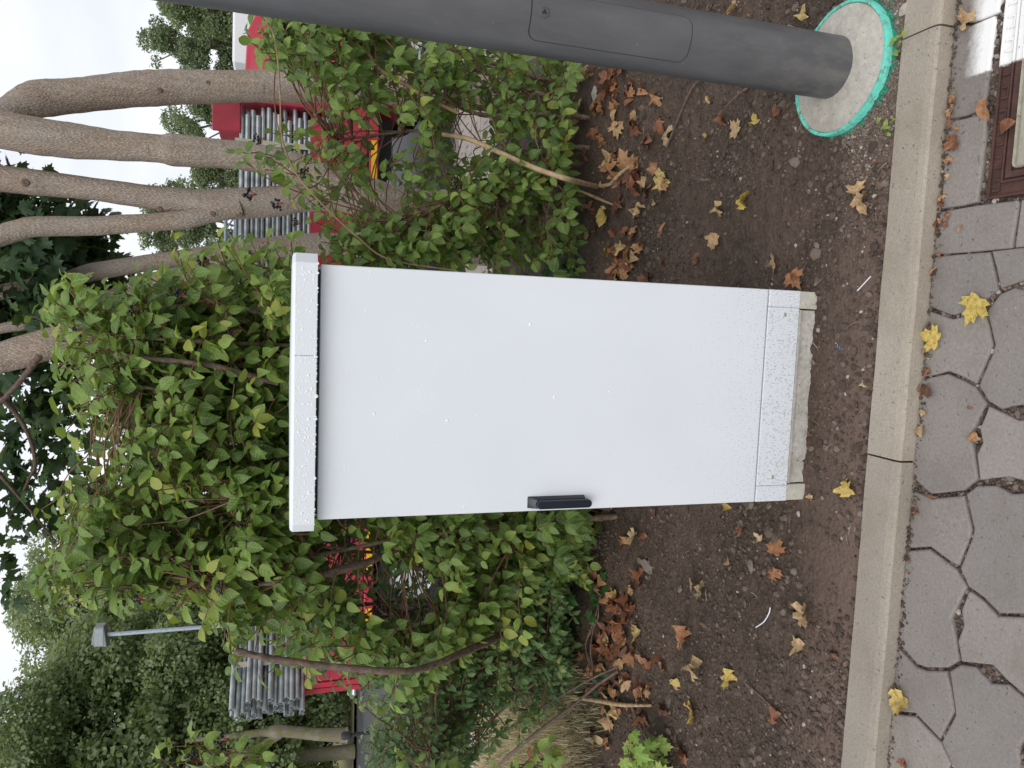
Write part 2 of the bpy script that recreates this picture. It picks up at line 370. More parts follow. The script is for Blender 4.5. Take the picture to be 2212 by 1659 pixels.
def litter_mat():
    k = NT('fallen_leaf'); t = k.attr('tint'); uv = k.attr('luv', 'Vector'); p = k.pos(False)
    c = k.ramp(t, [(.0, (.13, .055, .035)), (.2, (.25, .10, .05)), (.4, (.40, .19, .09)), (.6, (.50, .33, .17)), (.78, (.56, .44, .26)), (.9, (.56, .42, .13)), (1, (.62, .47, .10))])
    n = k.noise(p, 90, 5, .7); c = k.mix(k.mapr(n, .44, .66, 0, .8), c, k.mix(1.0, c, (.45, .34, .25), 'MULTIPLY'))
    c = k.mix(k.mapr(k.noise(p, 260, 2, .6), .62, .7, 0, .7), c, (.10, .06, .035))
    u, v, _ = k.sep(uv)[0:3]; au = k.math('ABSOLUTE', u); c = k.mix(k.mapr(au, 0, .04, .3, 0), c, (.5, .36, .2))
    k.base(c); k.rough(.62); k.bump(n, .4, .002)
    tr = k.new('ShaderNodeBsdfTranslucent'); k.l(c, tr.inputs[0]); ms = k.new('ShaderNodeMixShader'); ms.inputs[0].default_value = .15
    k.l(k.b.outputs[0], ms.inputs[1]); k.l(tr.outputs[0], ms.inputs[2]); k.l(ms.outputs[0], k.out.inputs[0]); return k.m
M['litter'] = litter_mat()
M['red'] = plain('truck_red_paint', (.42, .020, .045), .32, var=.10, scale=3)
M['red2'] = plain('faded_red_board', (.36, .020, .042), .5, var=.22, scale=6)
M['chassis'] = plain('black_chassis', (.018, .020, .024), .6)
M['tyre'] = plain('tyre_rubber', (.016, .017, .019), .8)
M['rim'] = plain('silver_rim', (.55, .56, .58), .4, .5)
M['yellow'] = plain('yellow_marker', (.75, .42, .010), .4)
M['galv'] = plain('galvanised_tube', (.40, .43, .44), .38, .75, var=.35, scale=8)
M['galvpole'] = plain('galvanised_pole', (.36, .42, .47), .45, .5, var=.2)
M['inner'] = plain('tube_bore', (.014, .014, .015), .8)
M['strap'] = plain('beige_strap', (.46, .42, .33), .8)
M['glass'] = plain('cab_glass', (.02, .026, .034), .06)
M['white'] = plain('white_van_paint', (.74, .76, .78), .35, var=.04)
M['greytrim'] = plain('grey_trim', (.22, .23, .24), .6)
M['lampglass'] = plain('lamp_glass', (.30, .34, .36), .2)
M['drop'] = NT('water').m
_b = M['drop'].node_tree.nodes['Principled BSDF']; _b.inputs['Base Color'].default_value = (.80, .82, .85, 1); _b.inputs['Roughness'].default_value = .08; _b.inputs['IOR'].default_value = 1.33

# ------------------------------------------------------------------ ground, footway, kerb
def sheet(name, x0, x1, y0, y1, z, mat, n=1):
    V = [(x0+(x1-x0)*i/n, y0+(y1-y0)*j/n, z) for j in range(n+1) for i in range(n+1)]
    Fc = [(j*(n+1)+i, j*(n+1)+i+1, (j+1)*(n+1)+i+1, (j+1)*(n+1)+i) for j in range(n) for i in range(n)]
    return tag(put(name, mesh_from(name, V, Fc), mat), kind='structure')
sheet('terrain', -600, 600, -40, 900, -.32, M['terrain'], 4)
sheet('road', -60, 60, 6.95, 17.0, -.12, M['asphalt'], 4)
sheet('grass_verge', -70, 70, 17.0, 60, -.06, M['verge'], 4)

def kpt(s_, n_, z): p = KU*s_+KN*n_; return np.array([p[0], p[1], z])
KI = float(np.array([0, 1.564, 0])@KN)         # inner edge of the kerb in the kerb's own frame
KW = .110
# footway: joint bed with the pavers on it
pav = put('footway', mesh_from('footway', [kpt(-6, KI-KW+.01, PZ-.014), kpt(6, KI-KW+.01, PZ-.014), kpt(6, -4, PZ-.014), kpt(-6, -4, PZ-.014)], [(0, 3, 2, 1)]), M['joint']); tag(pav, kind='structure')
def dA(x, y): return ((3100+x/1.5086)*.5486, (900+y/1.5086)*.5486)
def dB(x, y): return ((3100+x/1.4764)*.5486, (1900+y/1.4764)*.5486)
def dC(x, y): return (1865.2+.2976*x, .2976*y)
PV = [(dC, [(690,-60),(1000,-60),(975,88),(830,150),(762,165),(668,150)]),
      (dC, [(655,172),(770,182),(940,112),(955,140),(905,520),(872,790),(720,845),(600,868)]),
      (dC, [(592,885),(725,858),(885,815),(880,1000),(820,1468),(700,1495),(556,1515)]),
      (dC, [(552,1535),(820,1488),(1110,1452),(1128,1470),(1074,1798),(1060,1806),(800,1828),(498,1850)]),
      (dC, [(1140,1450),(1500,1410),(1500,1768),(1098,1798),(1092,1784)]),
      (dA, [(868,166),(1030,150),(1197,137),(1222,240),(1247,360),(1110,472),(985,514),(960,512),(835,462),(850,300)]),
      (dA, [(1212,133),(1406,110),(1560,92),(1560,290),(1400,306),(1264,356),(1240,250)]),
      (dA, [(825,486),(975,536),(1165,494),(1187,570),(1212,690),(1200,735),(1115,922),(1030,880),(950,848),(870,872),(796,880),(810,690)]),
      (dA, [(1178,488),(1258,385),(1340,350),(1406,366),(1620,420),(1620,1000),(1406,1046),(1330,1056),(1268,1074),(1192,1030),(1130,932),(1212,742),(1226,690)]),
      (dA, [(790,896),(945,862),(1030,896),(1110,940),(1180,1038),(1140,1120),(1084,1234),(1108,1330),(1130,1488),(1045,1556),(850,1578),(738,1472),(736,1400),(762,1180)]),
      (dA, [(1196,1056),(1262,1088),(1368,1140),(1406,1134),(1620,1090),(1620,1450),(1406,1500),(1310,1474),(1142,1494),(1122,1340),(1156,1270),(1140,1190)]),
      (dB, [(716,45),(835,92),(1020,76),(1045,190),(1065,270),(1060,310),(990,484),(940,460),(825,374),(692,383),(702,250)]),
      (dB, [(1036,66),(1100,18),(1210,18),(1300,66),(1376,62),(1620,60),(1620,760),(1376,764),(1230,762),(1142,672),(1050,606),(1002,500),(1075,312),(1082,270)]),
      (dB, [(690,396),(820,387),(975,502),(1040,606),(950,790),(975,900),(995,1038),(925,1078),(800,1076),(750,1056),(642,930),(655,700)]),
      (dB, [(1048,642),(1062,632),(1140,692),(1220,777),(1376,782),(1620,790),(1620,1330),(1376,1236),(1272,1148),(1192,1062),(1012,1042),(988,920),(1022,830),(1010,740)]),
      (dB, [(630,948),(745,1072),(800,1092),(920,1096),(945,1190),(968,1330),(884,1492),(742,1342),(612,1326),(622,1100)]),
      (dB, [(942,1096),(1006,1058),(1090,1072),(1180,1168),(1280,1174),(1376,1254),(1520,1360),(1520,1440),(1376,1490),(1345,1540),(1350,1680),(1370,1820),(1200,1840),(962,1650),(896,1506),(976,1350),(972,1300)]),
      (dB, [(606,1342),(736,1358),(884,1510),(945,1632),(925,1680),(800,1850),(690,1860),(590,1700),(578,1530)]),
      (dB, [(955,1662),(1190,1850),(1150,2100),(900,2150),(820,1870),(930,1700)])]
def inset(P, d):
    n = len(P); o = []
    for i in range(n):
        a, b, c = P[i-1], P[i], P[(i+1) % n]
        e1 = (b-a)/max(np.linalg.norm(b-a), 1e-9); e2 = (c-b)/max(np.linalg.norm(c-b), 1e-9)
        n1 = np.array([-e1[1], e1[0]]); n2 = np.array([-e2[1], e2[0]]); q = n1+n2; q /= max(np.linalg.norm(q), .3)
        o.append(b+q*d)
    return o
foot = []
for conv, pts in PV:
    P2 = [gz(*conv(*p), PZ)[:2] for p in pts]
    ar = sum(P2[i-1][0]*P2[i][1]-P2[i][0]*P2[i-1][1] for i in range(len(P2)))
    if ar < 0: P2 = P2[::-1]
    P2 = [np.array(p) for p in P2]; foot.append(P2); dz = random.uniform(-.002, .0015); tx, ty = random.uniform(-.006, .006), random.uniform(-.006, .006)
    c0 = sum(P2)/len(P2); zf = lambda p: PZ+dz+tx*(p[0]-c0[0])+ty*(p[1]-c0[1])
    rings = [(inset(P2, 0.0), -.05), (inset(P2, .0005), -.0045), (inset(P2, .0022), -.0015), (inset(P2, .0055), 0.0)]
    V = []; Fc = []; n = len(P2)
    for r, h in rings: V += [(p[0], p[1], zf(p)+h) for p in r]
    for k in range(3): Fc += [(k*n+i, k*n+(i+1) % n, (k+1)*n+(i+1) % n, (k+1)*n+i) for i in range(n)]
    Fc += [tuple(3*n+i for i in range(n))]
    put('paver', mesh_from('paver', V, Fc), M['paver'], pav)
# the paving goes on beyond the picture
def _inside(p, poly):
    c = False
    for i in range(len(poly)):
        a, b = poly[i], poly[i-1]
        if (a[1] > p[1]) != (b[1] > p[1]) and p[0] < (b[0]-a[0])*(p[1]-a[1])/(b[1]-a[1])+a[0]: c = not c
    return c
hx = .135; c0 = gz(2130, 431, PZ); hexes = None
for row in range(0, 11):
    for col in range(-10, 11):
        s_, n_ = col*hx*1.732+(row % 2)*hx*.866, KI-KW-.12-row*hx*1.5
        vs = [kpt(s_+(hx-.003)*math.sin(k*math.pi/3), min(n_+(hx-.003)*math.cos(k*math.pi/3), KI-KW-.006), PZ)[:2] for k in range(6)]; cen = kpt(s_, n_, PZ)
        pr = proj(np.array([[*v, PZ] for v in vs]+[cen]))
        if np.any((pr[:, 2] > .1) & (pr[:, 0] < 2225) & (pr[:, 1] > -12) & (pr[:, 1] < 1671)): continue
        pts_ = vs+[cen[:2]]+[(v+cen[:2])/2 for v in vs]
        if any(_inside(q, f) for q in pts_ for f in foot): continue
        u_, w_ = float(cen@KU)-float(c0@KU), float(cen@KN)-float(c0@KN)
        if -.14 < u_ < .76 and -.76 < w_ < .14: continue
        V = [(*v, PZ-.05) for v in vs]+[(*v, PZ-.003) for v in vs]+[(*(v+(cen[:2]-v)*.03), PZ) for v in vs]
        put('paver', mesh_from('paver', V, [(6*k+i, 6*k+(i+5) % 6, 6*(k+1)+(i+5) % 6, 6*(k+1)+i) for k in range(2) for i in range(6)]+[(17, 16, 15, 14, 13, 12)]), M['paver'], pav)
# kerb stones
j1 = float((gz(1951, 78, 0)*.5+gz(2050, 50, 0)*.5)@KU); j2 = float(gz(1872+20, 985, 0)@KU); KL = j1-j2
kerb = thing('kerb', None, None); tag(kerb, kind='structure')
prof = [(0, -.12), (0, -.004), (-.004, 0), (-.088, .0005), (-.104, -.0025), (-KW, -.008), (-KW-.002, PZ-.03), (-KW-.002, -.12)]
for i in range(-3, 4):
    a, b = j2+i*KL+.0025, j2+(i+1)*KL-.0025; V = []; ns = 14
    dz = random.uniform(-.002, .002)
    for q in range(ns+1):
        s_ = a+(b-a)*q/ns
        for (n_, z_) in prof:
            e = mnoise.noise(Vector((s_*6, n_*20, z_*30+i)))*.0018
            V.append(kpt(s_, KI+n_+e, z_+e*.6+dz))
    m_ = len(prof)
    Fc = [(q*m_+k, q*m_+k+1, (q+1)*m_+k+1, (q+1)*m_+k) for q in range(ns) for k in range(m_-1)]+[tuple(range(m_)), tuple(ns*m_+k for k in range(m_-1, -1, -1))]
    put('kerb_stone', mesh_from('kerb_stone', V, Fc), M['kerb'], kerb)
# soil bed
CABL = np.array([-.3314, 1.8298]); CABR = np.array([.2735, 1.7738])
RINGC = np.array([.872, 1.682]); RINGR = .172
def soil_h(x, y):
    v = Vector((x, y, 0))
    h = mnoise.noise(v*1.7)*.018+mnoise.noise(v*6)*.010+mnoise.noise(v*19)*.006+mnoise.noise(v*47)*.0035+abs(mnoise.noise(v*31))*.005
    n_ = -math.sin(K_ANG)*x+math.cos(K_ANG)*y-KI
    h *= min(1, max(.15, n_/.25)); h += -.012*math.exp(-max(n_, 0)/.05)
    if y > 2.9: h += .03*min(1, (y-2.9)/.6)
    d = math.hypot(x-RINGC[0], y-RINGC[1])
    if d < .34: h = h*.5+.004*max(0, 1-(d-RINGR)/.17)
    return h-.004
def soil_grid(name, s0, s1, n0, n1, step, parent=None):
    a = int((s1-s0)/step); b = int((n1-n0)/step); V = []
    for j in range(b+1):
        for i in range(a+1):
            p = kpt(s0+(s1-s0)*i/a, n0+(n1-n0)*j/b, 0); V.append((p[0], p[1], soil_h(p[0], p[1])))
    Fc = [(j*(a+1)+i, j*(a+1)+i+1, (j+1)*(a+1)+i+1, (j+1)*(a+1)+i) for j in range(b) for i in range(a)]
    return put(name, mesh_from(name, V, Fc, smooth=True), M['soil'], parent)
bed = tag(soil_grid('soil_bed', -2.6, 2.2, KI+.001, KI+1.95, .0125), kind='structure')
tag(soil_grid('planting_strip', -7, 7, KI+1.95, KI+3.72, .06), kind='structure')
soil_grid('soil', -7, -2.6, KI+.001, KI+1.95, .05, bed); soil_grid('soil', 2.2, 7, KI+.001, KI+1.95, .05, bed)
# far footway of small pale bricks, kerb edge of the road behind
ws = tag(put('far_footway', mesh_from('far_footway', [(-14, 5.35, -.055), (14, 5.35, -.055), (14, 6.80, -.055), (-14, 6.80, -.055)], [(0, 1, 2, 3)]), M['joint']), kind='structure')
b = MB(); rr = random.Random(3)
for j in range(13):
    for i in range(-36, 26):
        x = i*.2+(j % 2)*.1; y = 5.40+j*.105; z = -.050+rr.uniform(-.002, .002)
        b.add([(x+.003, y+.003, z-.03), (x+.197, y+.003, z-.03), (x+.197, y+.102, z-.03), (x+.003, y+.102, z-.03), (x+.006, y+.006, z), (x+.194, y+.006, z), (x+.194, y+.099, z), (x+.006, y+.099, z)], [(4,5,6,7),(0,1,5,4),(1,2,6,5),(2,3,7,6),(3,0,4,7)])
tag(b.obj('paving_brick', M['walkbrick'], ws), kind='stuff')
rk = thing('road_kerb', None, None); tag(rk, kind='structure')
for i in range(-8, 8):
    MB().box(i*1.0+.004, i*1.0+.996, 6.80, 6.95, -.3, -.045).obj('kerb_stone', M['kerb'], rk, bevel=.012)

# ------------------------------------------------------------------ street cabinet
CW = float(np.linalg.norm(CABR-CABL)); c_yaw = math.atan2(*(CABR-CABL)[::-1]); cc = (CABL+CABR)/2
cab = thing('street_cabinet', 'pale grey metal street cabinet with black handle on a concrete plinth', 'cabinet', (cc[0], cc[1], 0), c_yaw)
hw = CW/2; Y0 = 0.0
MB().box(-hw+.006, hw-.006, .024, .34, .056, 1.40).obj('housing', M['cab'], cab, bevel=.004)
MB().box(-hw+.012, hw-.012, .010, .023, .166, 1.385).obj('door_seal', M['seal'], cab)
door = MB().box(-hw, hw, 0, .020, .1635, 1.3795).obj('door', M['cab'], cab, bevel=.0035, seg=3)
cov = MB(); ch = .022; x0, x1, ya, yb = -hw-.0225, hw+.0225, -.034, .375
pl = [(x0+ch, ya), (x1-ch, ya), (x1, ya+ch), (x1, yb-ch), (x1-ch, yb), (x0+ch, yb), (x0, yb-ch), (x0, ya+ch)]
def ins(d): 
    return [(x*(1-d/abs(x1)), (y-.17)*(1-d/.2)+.17) for x, y in pl]
V = [(x, y, 1.3875) for x, y in pl]+[(x, y, 1.436) for x, y in pl]+[(x, y, 1.4415) for x, y in ins(.003)]+[(x, y, 1.4435) for x, y in ins(.009)]+[(0, .17, 1.447)]
Fc = [tuple(range(7, -1, -1))]+[(k*8+i, k*8+(i+1) % 8, (k+1)*8+(i+1) % 8, (k+1)*8+i) for k in range(3) for i in range(8)]+[(24+i, 24+(i+1) % 8, 32) for i in range(8)]
cov.add(V, Fc); cover = cov.obj('roof_cover', M['cab'], cab)
MB().box(.092, .0928, ya-.0004, ya+.01, 1.388, 1.437).obj('seam', M['seal'], cover)
# base panel with corner posts and screws
MB().box(-hw+.0465, hw-.0485, .0015, .022, .056, .1595).obj('base_panel', M['cab'], cab, bevel=.0018)
for s_, w0 in ((-1, .046), (1, .048)):
    MB().box(min(s_*hw, s_*(hw-w0)), max(s_*hw, s_*(hw-w0)), 0, .06, .0565, .1595).obj('corner_post', M['cab'], cab, bevel=.0022)
def cab_local(px, py, dy=0.0):
    """pixel to the cabinet's front plane, in its own frame"""
    nrm = np.array([math.sin(-c_yaw)*-1, 0, 0]); n_ = np.array([-math.sin(c_yaw), math.cos(c_yaw), 0]); d = ray(px, py)
    t = ((np.array([cc[0], cc[1], 0])+n_*dy-CAM)@n_)/(d@n_); p = CAM+d*t-np.array([cc[0], cc[1], 0])
    return p[0]*math.cos(c_yaw)+p[1]*math.sin(c_yaw), p[2]
for px, py in ((1695, 680), (1668, 1031)):
    sx, sz = cab_local(px, py)
    MB().lathe([(.0001, -.0035), (.003, -.0034), (.0055, -.0022), (.006, 0), (.006, .004)], 16, 'y', (sx, .0015, sz)).obj('screw', M['steel'], cab, smooth=True)
# handle: wedge housing and swing lever
(ha, hz1), (hb, hz0) = cab_local(1138, 1099), cab_local(1261, 1068)
hx0, hx1 = min(ha, hb), max(ha, hb); hx0 += .002
hy = -.016
V = [(hx0, -.0005, hz0), (hx1, -.0005, hz0), (hx1, -.0005, hz1), (hx0, -.0005, hz1), (hx0+.001, hy, hz0+.001), (hx1-.006, hy, hz0+.001), (hx1-.006, hy, hz1-.022), (hx0+.001, hy, hz1-.022)]
hd = MB().add(V, [(0,1,2,3),(4,7,6,5),(0,4,5,1),(1,5,6,2),(2,6,7,3),(3,7,4,0)]).obj('handle', M['black'], door, smooth=True, bevel=.0012)
def capsule(xa, xb, za, zb, y0, y1, n=10):
    r = (xb-xa)/2; cx = (xa+xb)/2; P = [(cx+r*math.cos(math.pi*k/n), zb-r+r*math.sin(math.pi*k/n)) for k in range(n+1)]+[(cx-r*math.cos(math.pi*k/n), za+r-r*math.sin(math.pi*k/n)) for k in range(n+1)]
    k = len(P); V = [(x, y0, z) for x, z in P]+[(x, y1+.002, z) for x, z in P]+[(cx+(x-cx)*.86, y1, (za+zb)/2+(z-(za+zb)/2)*.985) for x, z in P]
    return MB().add(V, [(q*k+i, q*k+(i+1) % k, (q+1)*k+(i+1) % k, (q+1)*k+i) for q in range(2) for i in range(k)]+[tuple(2*k+i for i in range(k))])
lx0, lx1 = hx0+.002, hx1-.0075
capsule(lx0, lx1, hz0-.0135, hz1-.019, hy+.003, hy-.013).obj('lever', M['black'], hd, smooth=True)
capsule(lx0+.003, lx1-.003, hz0-.011, (hz0+hz1)/2-.014, hy-.012, hy-.0145).obj('finger_grip', M['black'], hd, smooth=True)
MB().lathe([(.0001, 0), (.002, 0), (.002, .004)], 10, 'y', ((lx0+lx1)/2, hy-.0148, hz0-.0075)).obj('padlock_eye', M['dark'], hd)
# plinth
plc = thing('plinth', None, None); plc.parent = cab
def rough_box(x0, x1, y0, y1, z0, z1, amp, nx, name, mat, par):
    nz_ = 10; V = []
    for k in range(nz_+1):
        for i in range(nx+1):
            x = x0+(x1-x0)*i/nx; z = z0+(z1-z0)*k/nz_; e = (mnoise.noise(Vector((x*90, z*90, 1)))+.6*mnoise.noise(Vector((x*40, z*40, 5))))*amp
            V.append((x, y0+e, z))
    Fc = [(k*(nx+1)+i, k*(nx+1)+i+1, (k+1)*(nx+1)+i+1, (k+1)*(nx+1)+i) for k in range(nz_) for i in range(nx)]
    mb = MB().add(V, Fc); b_ = len(V); t = nz_*(nx+1)
    mb.box(x0, x1, y0+.012, y1, z0, z1-.0005); return mb.obj(name, mat, par, smooth=True)
rough_box(-hw+.052, hw-.054, .010, .33, -.14, .046, .0035, 130, 'washed_block', M['plinth'], plc)
MB().box(-hw+.051, hw-.053, .002, .33, .0465, .0545).obj('ledge', M['plinth2'], plc, bevel=.0015)
MB().box(-hw+.0005, -hw+.048, .003, .33, -.14, .055).obj('corner_block', M['plinth2'], plc, bevel=.003)
MB().box(hw-.050, hw-.0005, .003, .33, -.14, .055).obj('corner_block', M['plinth2'], plc, bevel=.003)
# rain drops on the cover and the upper door
def drops(n, fx, name, par):
    t = []
    for k in range(1):
        V = [(0, 0, .45)]; 
        for r, h in ((.6, .36), (1.0, 0.0)):
            V += [(r*math.cos(a*math.pi/3), r*math.sin(a*math.pi/3), h) for a in range(6)]
        t.append((V, [(0, 1+i, 1+(i+1) % 6) for i in range(6)]+[(1+i, 7+i, 7+(i+1) % 6, 1+(i+1) % 6) for i in range(6)], [(0, 0, 0)]*13))
    P = np.array([fx() for _ in range(n)]); sc = rng.gamma(2.0, .00042, n)+.0005; Mx = np.tile(np.array([[1, 0, 0], [0, 0, -1], [0, 1, 0]]).astype(float), (n, 1, 1))
    o = scatter(name, t, Mx, P, sc, np.zeros(n), M['drop'], par); tag(o, kind='stuff')
drops(750, lambda: (random.uniform(x0+.025, x1-.025), ya-.0001, random.uniform(1.390, 1.436)), 'rain_drops', cover)
drops(300, lambda: (random.uniform(-hw+.01, hw-.01), -.0001, 1.375-abs(random.gauss(0, .33)) % 1.1), 'rain_drops', door)
drops(60, lambda: (random.uniform(x0+.02, x1-.02), ya+.0005, 1.3868), 'hanging_drops', cover)

# ------------------------------------------------------------------ lamp post
PR = .081; PC = RINGC+np.array([.008, .012])
lamp = thing('lamp_post', 'dark grey round lamp post in a concrete foot with turquoise rim', 'lamp post', (PC[0], PC[1], 0))
MB().lathe([(PR, -.1), (PR, 1.0), (PR*.99, 2.5), (PR*.93, 4.6), (PR*.9, 4.62), (.0001, 4.63)], 96).obj('pole', M['pole'], lamp, smooth=True)
def pole_patch(a0, a1, z0, z1, r, rc, name, mat, par, depth=.004):
    """rounded rectangle wrapped on the pole"""
    wa = (a1-a0)*PR; hh = z1-z0; P = []
    for (cx, cz, q0) in ((wa-rc, hh-rc, 0), (rc, hh-rc, 1), (rc, rc, 2), (wa-rc, rc, 3)):
        for k in range(7):
            t = (q0+k/6)*math.pi/2; P.append((cx+rc*math.cos(t), cz+rc*math.sin(t)))
    nx = 24; V = []; Fc = []       # columns across, each with its own top and bottom
    cols = sorted(set([wa*i/nx for i in range(nx+1)]+[rc*(1-math.cos(k*math.pi/12)) for k in range(7)]+[wa-rc*(1-math.cos(k*math.pi/12)) for k in range(7)]))
    for x in cols:
        d = max(0, rc-x, x-(wa-rc)); dz = rc-math.sqrt(max(rc*rc-d*d, 0)); a = a0+x/PR
        for rr_ in (r, r-depth):
            for z in (z0+dz, z1-dz): V.append((rr_*math.cos(a), rr_*math.sin(a), z))
    for i in range(len(cols)-1):
        p, q = i*4, (i+1)*4
        Fc += [(p, q, q+1, p+1), (p+1, q+1, q+3, p+3), (p+2, q+2, q, p)]
    return MB().add(V, Fc).obj(name, mat, par, smooth=True)
aim = math.atan2(-PC[1], -PC[0]); hc = aim+R_(7); dz_t = 0
ztop = float(gy(1150, 50, PC[1]-PR)[2]); zbot = float(gy(1494, 95, PC[1]-PR)[2])
pole_patch(hc-R_(40), hc+R_(40), zbot-.0025, ztop+.0025, PR+.0005, .026, 'door_gap', M['dark'], lamp)
hatch = pole_patch(hc-R_(38.4), hc+R_(38.4), zbot, ztop, PR+.0016, .024, 'access_door', M['pole'], lamp)
la = hc+R_(6); lz = float(gy(1176, 36, PC[1]-PR)[2]); rd = np.array([math.cos(la), math.sin(la), 0])
def lathe_on(prof_, ang, z, name, mat, par, n=20):
    rd = np.array([math.cos(ang), math.sin(ang), 0]); tg = np.array([-math.sin(ang), math.cos(ang), 0]); b = MB(); V = []
    for r, h in prof_:
        for j in range(n):
            t = 2*math.pi*j/n; V.append(rd*(PR+h)+tg*r*math.cos(t)+np.array([0, 0, z+r*math.sin(t)]))
    k = len(prof_); b.add(V, [(i*n+j, i*n+(j+1) % n, (i+1)*n+(j+1) % n, (i+1)*n+j) for i in range(k-1) for j in range(n)]+[tuple((k-1)*n+j for j in range(n))]); return b.obj(name, mat, par)
lk = lathe_on([(.0125, .0015), (.0125, .0035), (.0105, .0042), (.0105, .0024)], la, lz, 'lock', M['pole'], hatch)
lathe_on([(.0065, .002), (.0065, .0045)], la, lz, 'triangle_bolt', M['dark'], lk, 3)
cl = MB(); n = 72; V = [(PR*.5*math.cos(2*math.pi*j/n), PR*.5*math.sin(2*math.pi*j/n), .028) for j in range(n)]
for r, h in ((PR+.004, .028), (.11, .025), (.135, .022), (RINGR-.008, .017), (RINGR-.007, -.1)):
    V += [(r*math.cos(2*math.pi*j/n)-.008*min(1, r/.15), r*math.sin(2*math.pi*j/n)-.012*min(1, r/.15), h+mnoise.noise(Vector((r*math.cos(2*math.pi*j/n)*14, r*math.sin(2*math.pi*j/n)*14, 3)))*.004) for j in range(n)]
cl.add(V, [(i*n+j, i*n+(j+1) % n, (i+1)*n+(j+1) % n, (i+1)*n+j) for i in range(5) for j in range(n)])
cl.obj('concrete_foot', M['collar'], lamp, smooth=True)
MB().lathe([(RINGR-.007, -.1), (RINGR-.007, .018), (RINGR-.005, .0205), (RINGR+.002, .0205), (RINGR+.0035, .018), (RINGR+.0035, -.1)], 96, 'z', (-.008, -.012, 0)).obj('pipe_rim', M['green_pipe'], lamp, smooth=True)

# ------------------------------------------------------------------ drain cover
c0 = gz(2130, 431, PZ); s0 = float(c0@KU); n0 = float(c0@KN)
dr = thing('drain_cover', 'rusty cast iron access cover with concrete infill and white paint, beside the kerb', 'manhole cover', (c0[0], c0[1], PZ), K_ANG)
Wd = .62
MB().box(0, Wd, -Wd, 0, -.06, -.006).obj('frame', M['rust'], dr, bevel=.003)
def rim_(a, bb, z0, z1, name, par):      # square ring
    b = MB(); b.box(a, Wd-a, -a-bb, -a, z0, z1); b.box(a, Wd-a, -Wd+a, -Wd+a+bb, z0, z1); b.box(a, a+bb, -Wd+a+bb, -a-bb, z0, z1); b.box(Wd-a-bb, Wd-a, -Wd+a+bb, -a-bb, z0, z1)
    return b.obj(name, M['rust'], par, bevel=.0012)
rim_(0.0, .006, -.006, .000, 'frame_edge', dr); rim_(.031, .005, -.006, .001, 'lid_gap_edge', dr)
lid = rim_(.040, .014, -.006, .0005, 'lid_edge', dr)
for i in range(12):
    x = .014+i*.05
    b = MB(); b.box(x, x+.028, -.028, -.0245, -.006, -.0015); b.box(x, x+.005, -.0245, -.010, -.006, -.0015); b.box(x+.023, x+.028, -.0245, -.010, -.006, -.0015)
    b.obj('grip_rib', M['rust'], dr, bevel=.001)
MB().box(.058, Wd-.058, -Wd+.058, -.058, -.006, .0012).obj('concrete_infill', M['infill'], lid, bevel=.010)

# ------------------------------------------------------------------ leaf templates
def ovate(curl, fold, wave, wid=.30, seed=0):
    r = random.Random(seed); st = [(0, 0), (.07, .48), (.19, .86), (.37, 1.0), (.56, .95), (.74, .70), (.89, .33), (1.0, 0.0)]
    V = []; UVs = []; Fc = []; rows = []
    for t, w in st:
        y = t-.12*curl*t*t; zc = -curl*.42*t*t+.04*math.sin(t*5+seed)
        hw_ = wid*w
        ids = []
        for sgn in ((0,) if w == 0 else (-1, 0, 1)):
            dz = fold*hw_*abs(sgn)+wave*math.sin(t*11+sgn*1.7+seed)*.5*abs(sgn)*wid
            ids.append(len(V)); V.append((sgn*hw_, y, zc+dz)); UVs.append((sgn*w*.5, t, 0))
        rows.append(ids)
    for a, b in zip(rows, rows[1:]):
        if len(a) == 1: Fc += [(a[0], b[1], b[0]), (a[0], b[2], b[1])]
        elif len(b) == 1: Fc += [(a[0], a[1], b[0]), (a[1], a[2], b[0])]
        else: Fc += [(a[0], a[1], b[1], b[0]), (a[1], a[2], b[2], b[1])]
    return V, Fc, UVs
def lobed(kind='maple', curl=.15, cup=.1, seed=0, crumple=.0):
    r = random.Random(seed); out_ = []
    if kind == 'maple':
        half = [(.0, 0), (.16, -.07), (.42, -.02), (.33, .10), (.62, .26), (.50, .33), (.56, .50), (.30, .42), (.24, .52), (.27, .72), (.13, .70), (0, 1.0)]
    elif kind == 'field':
        half = [(.0, 0), (.14, -.06), (.38, .02), (.30, .16), (.58, .36), (.50, .50), (.26, .46), (.22, .62), (.26, .80), (.10, .84), (0, .98)]
    else:                                                     # ivy
        half = [(.0, 0), (.14, -.10), (.36, -.06), (.44, .12), (.36, .28), (.50, .44), (.30, .52), (.18, .72), (0, 1.0)]
    P = [(x, y) for x, y in half]+[(-x, y) for x, y in half[-2:0:-1]]
    P = [(x*(1+r.uniform(-.08, .08)), y*(1+r.uniform(-.05, .05))) for x, y in P]
    def zf(x, y):
        return -curl*(y-.35)**2*1.2+cup*abs(x)+curl*.5*math.sin(x*6+seed)*.3+crumple*mnoise.noise(Vector((x*3.1+seed*7, y*3.1, seed)))
    C = [(0, .30), (0, .62)]
    V = [(x, y, zf(x, y)) for x, y in P]+[(x, y, zf(x, y)) for x, y in C]; n = len(P); k = len(half)
    Fc = []
    for i in range(n):
        a, b = i, (i+1) % n; my = (P[a][1]+P[b][1])/2; c = n+1 if my > .47 else n
        Fc.append((a, b, c))
    # close the wedge between the two centres
    for i in range(n):
        a, b = i, (i+1) % n; ca = n+1 if (P[a-1][1]+P[a][1])/2 > .47 else n; cb = n+1 if (P[a][1]+P[b][1])/2 > .47 else n
        if ca != cb: Fc.append((a, cb, ca) if P[a][0] > 0 else (a, cb, ca))
    return V, Fc, [(x, y, 0) for x, y in P+C]
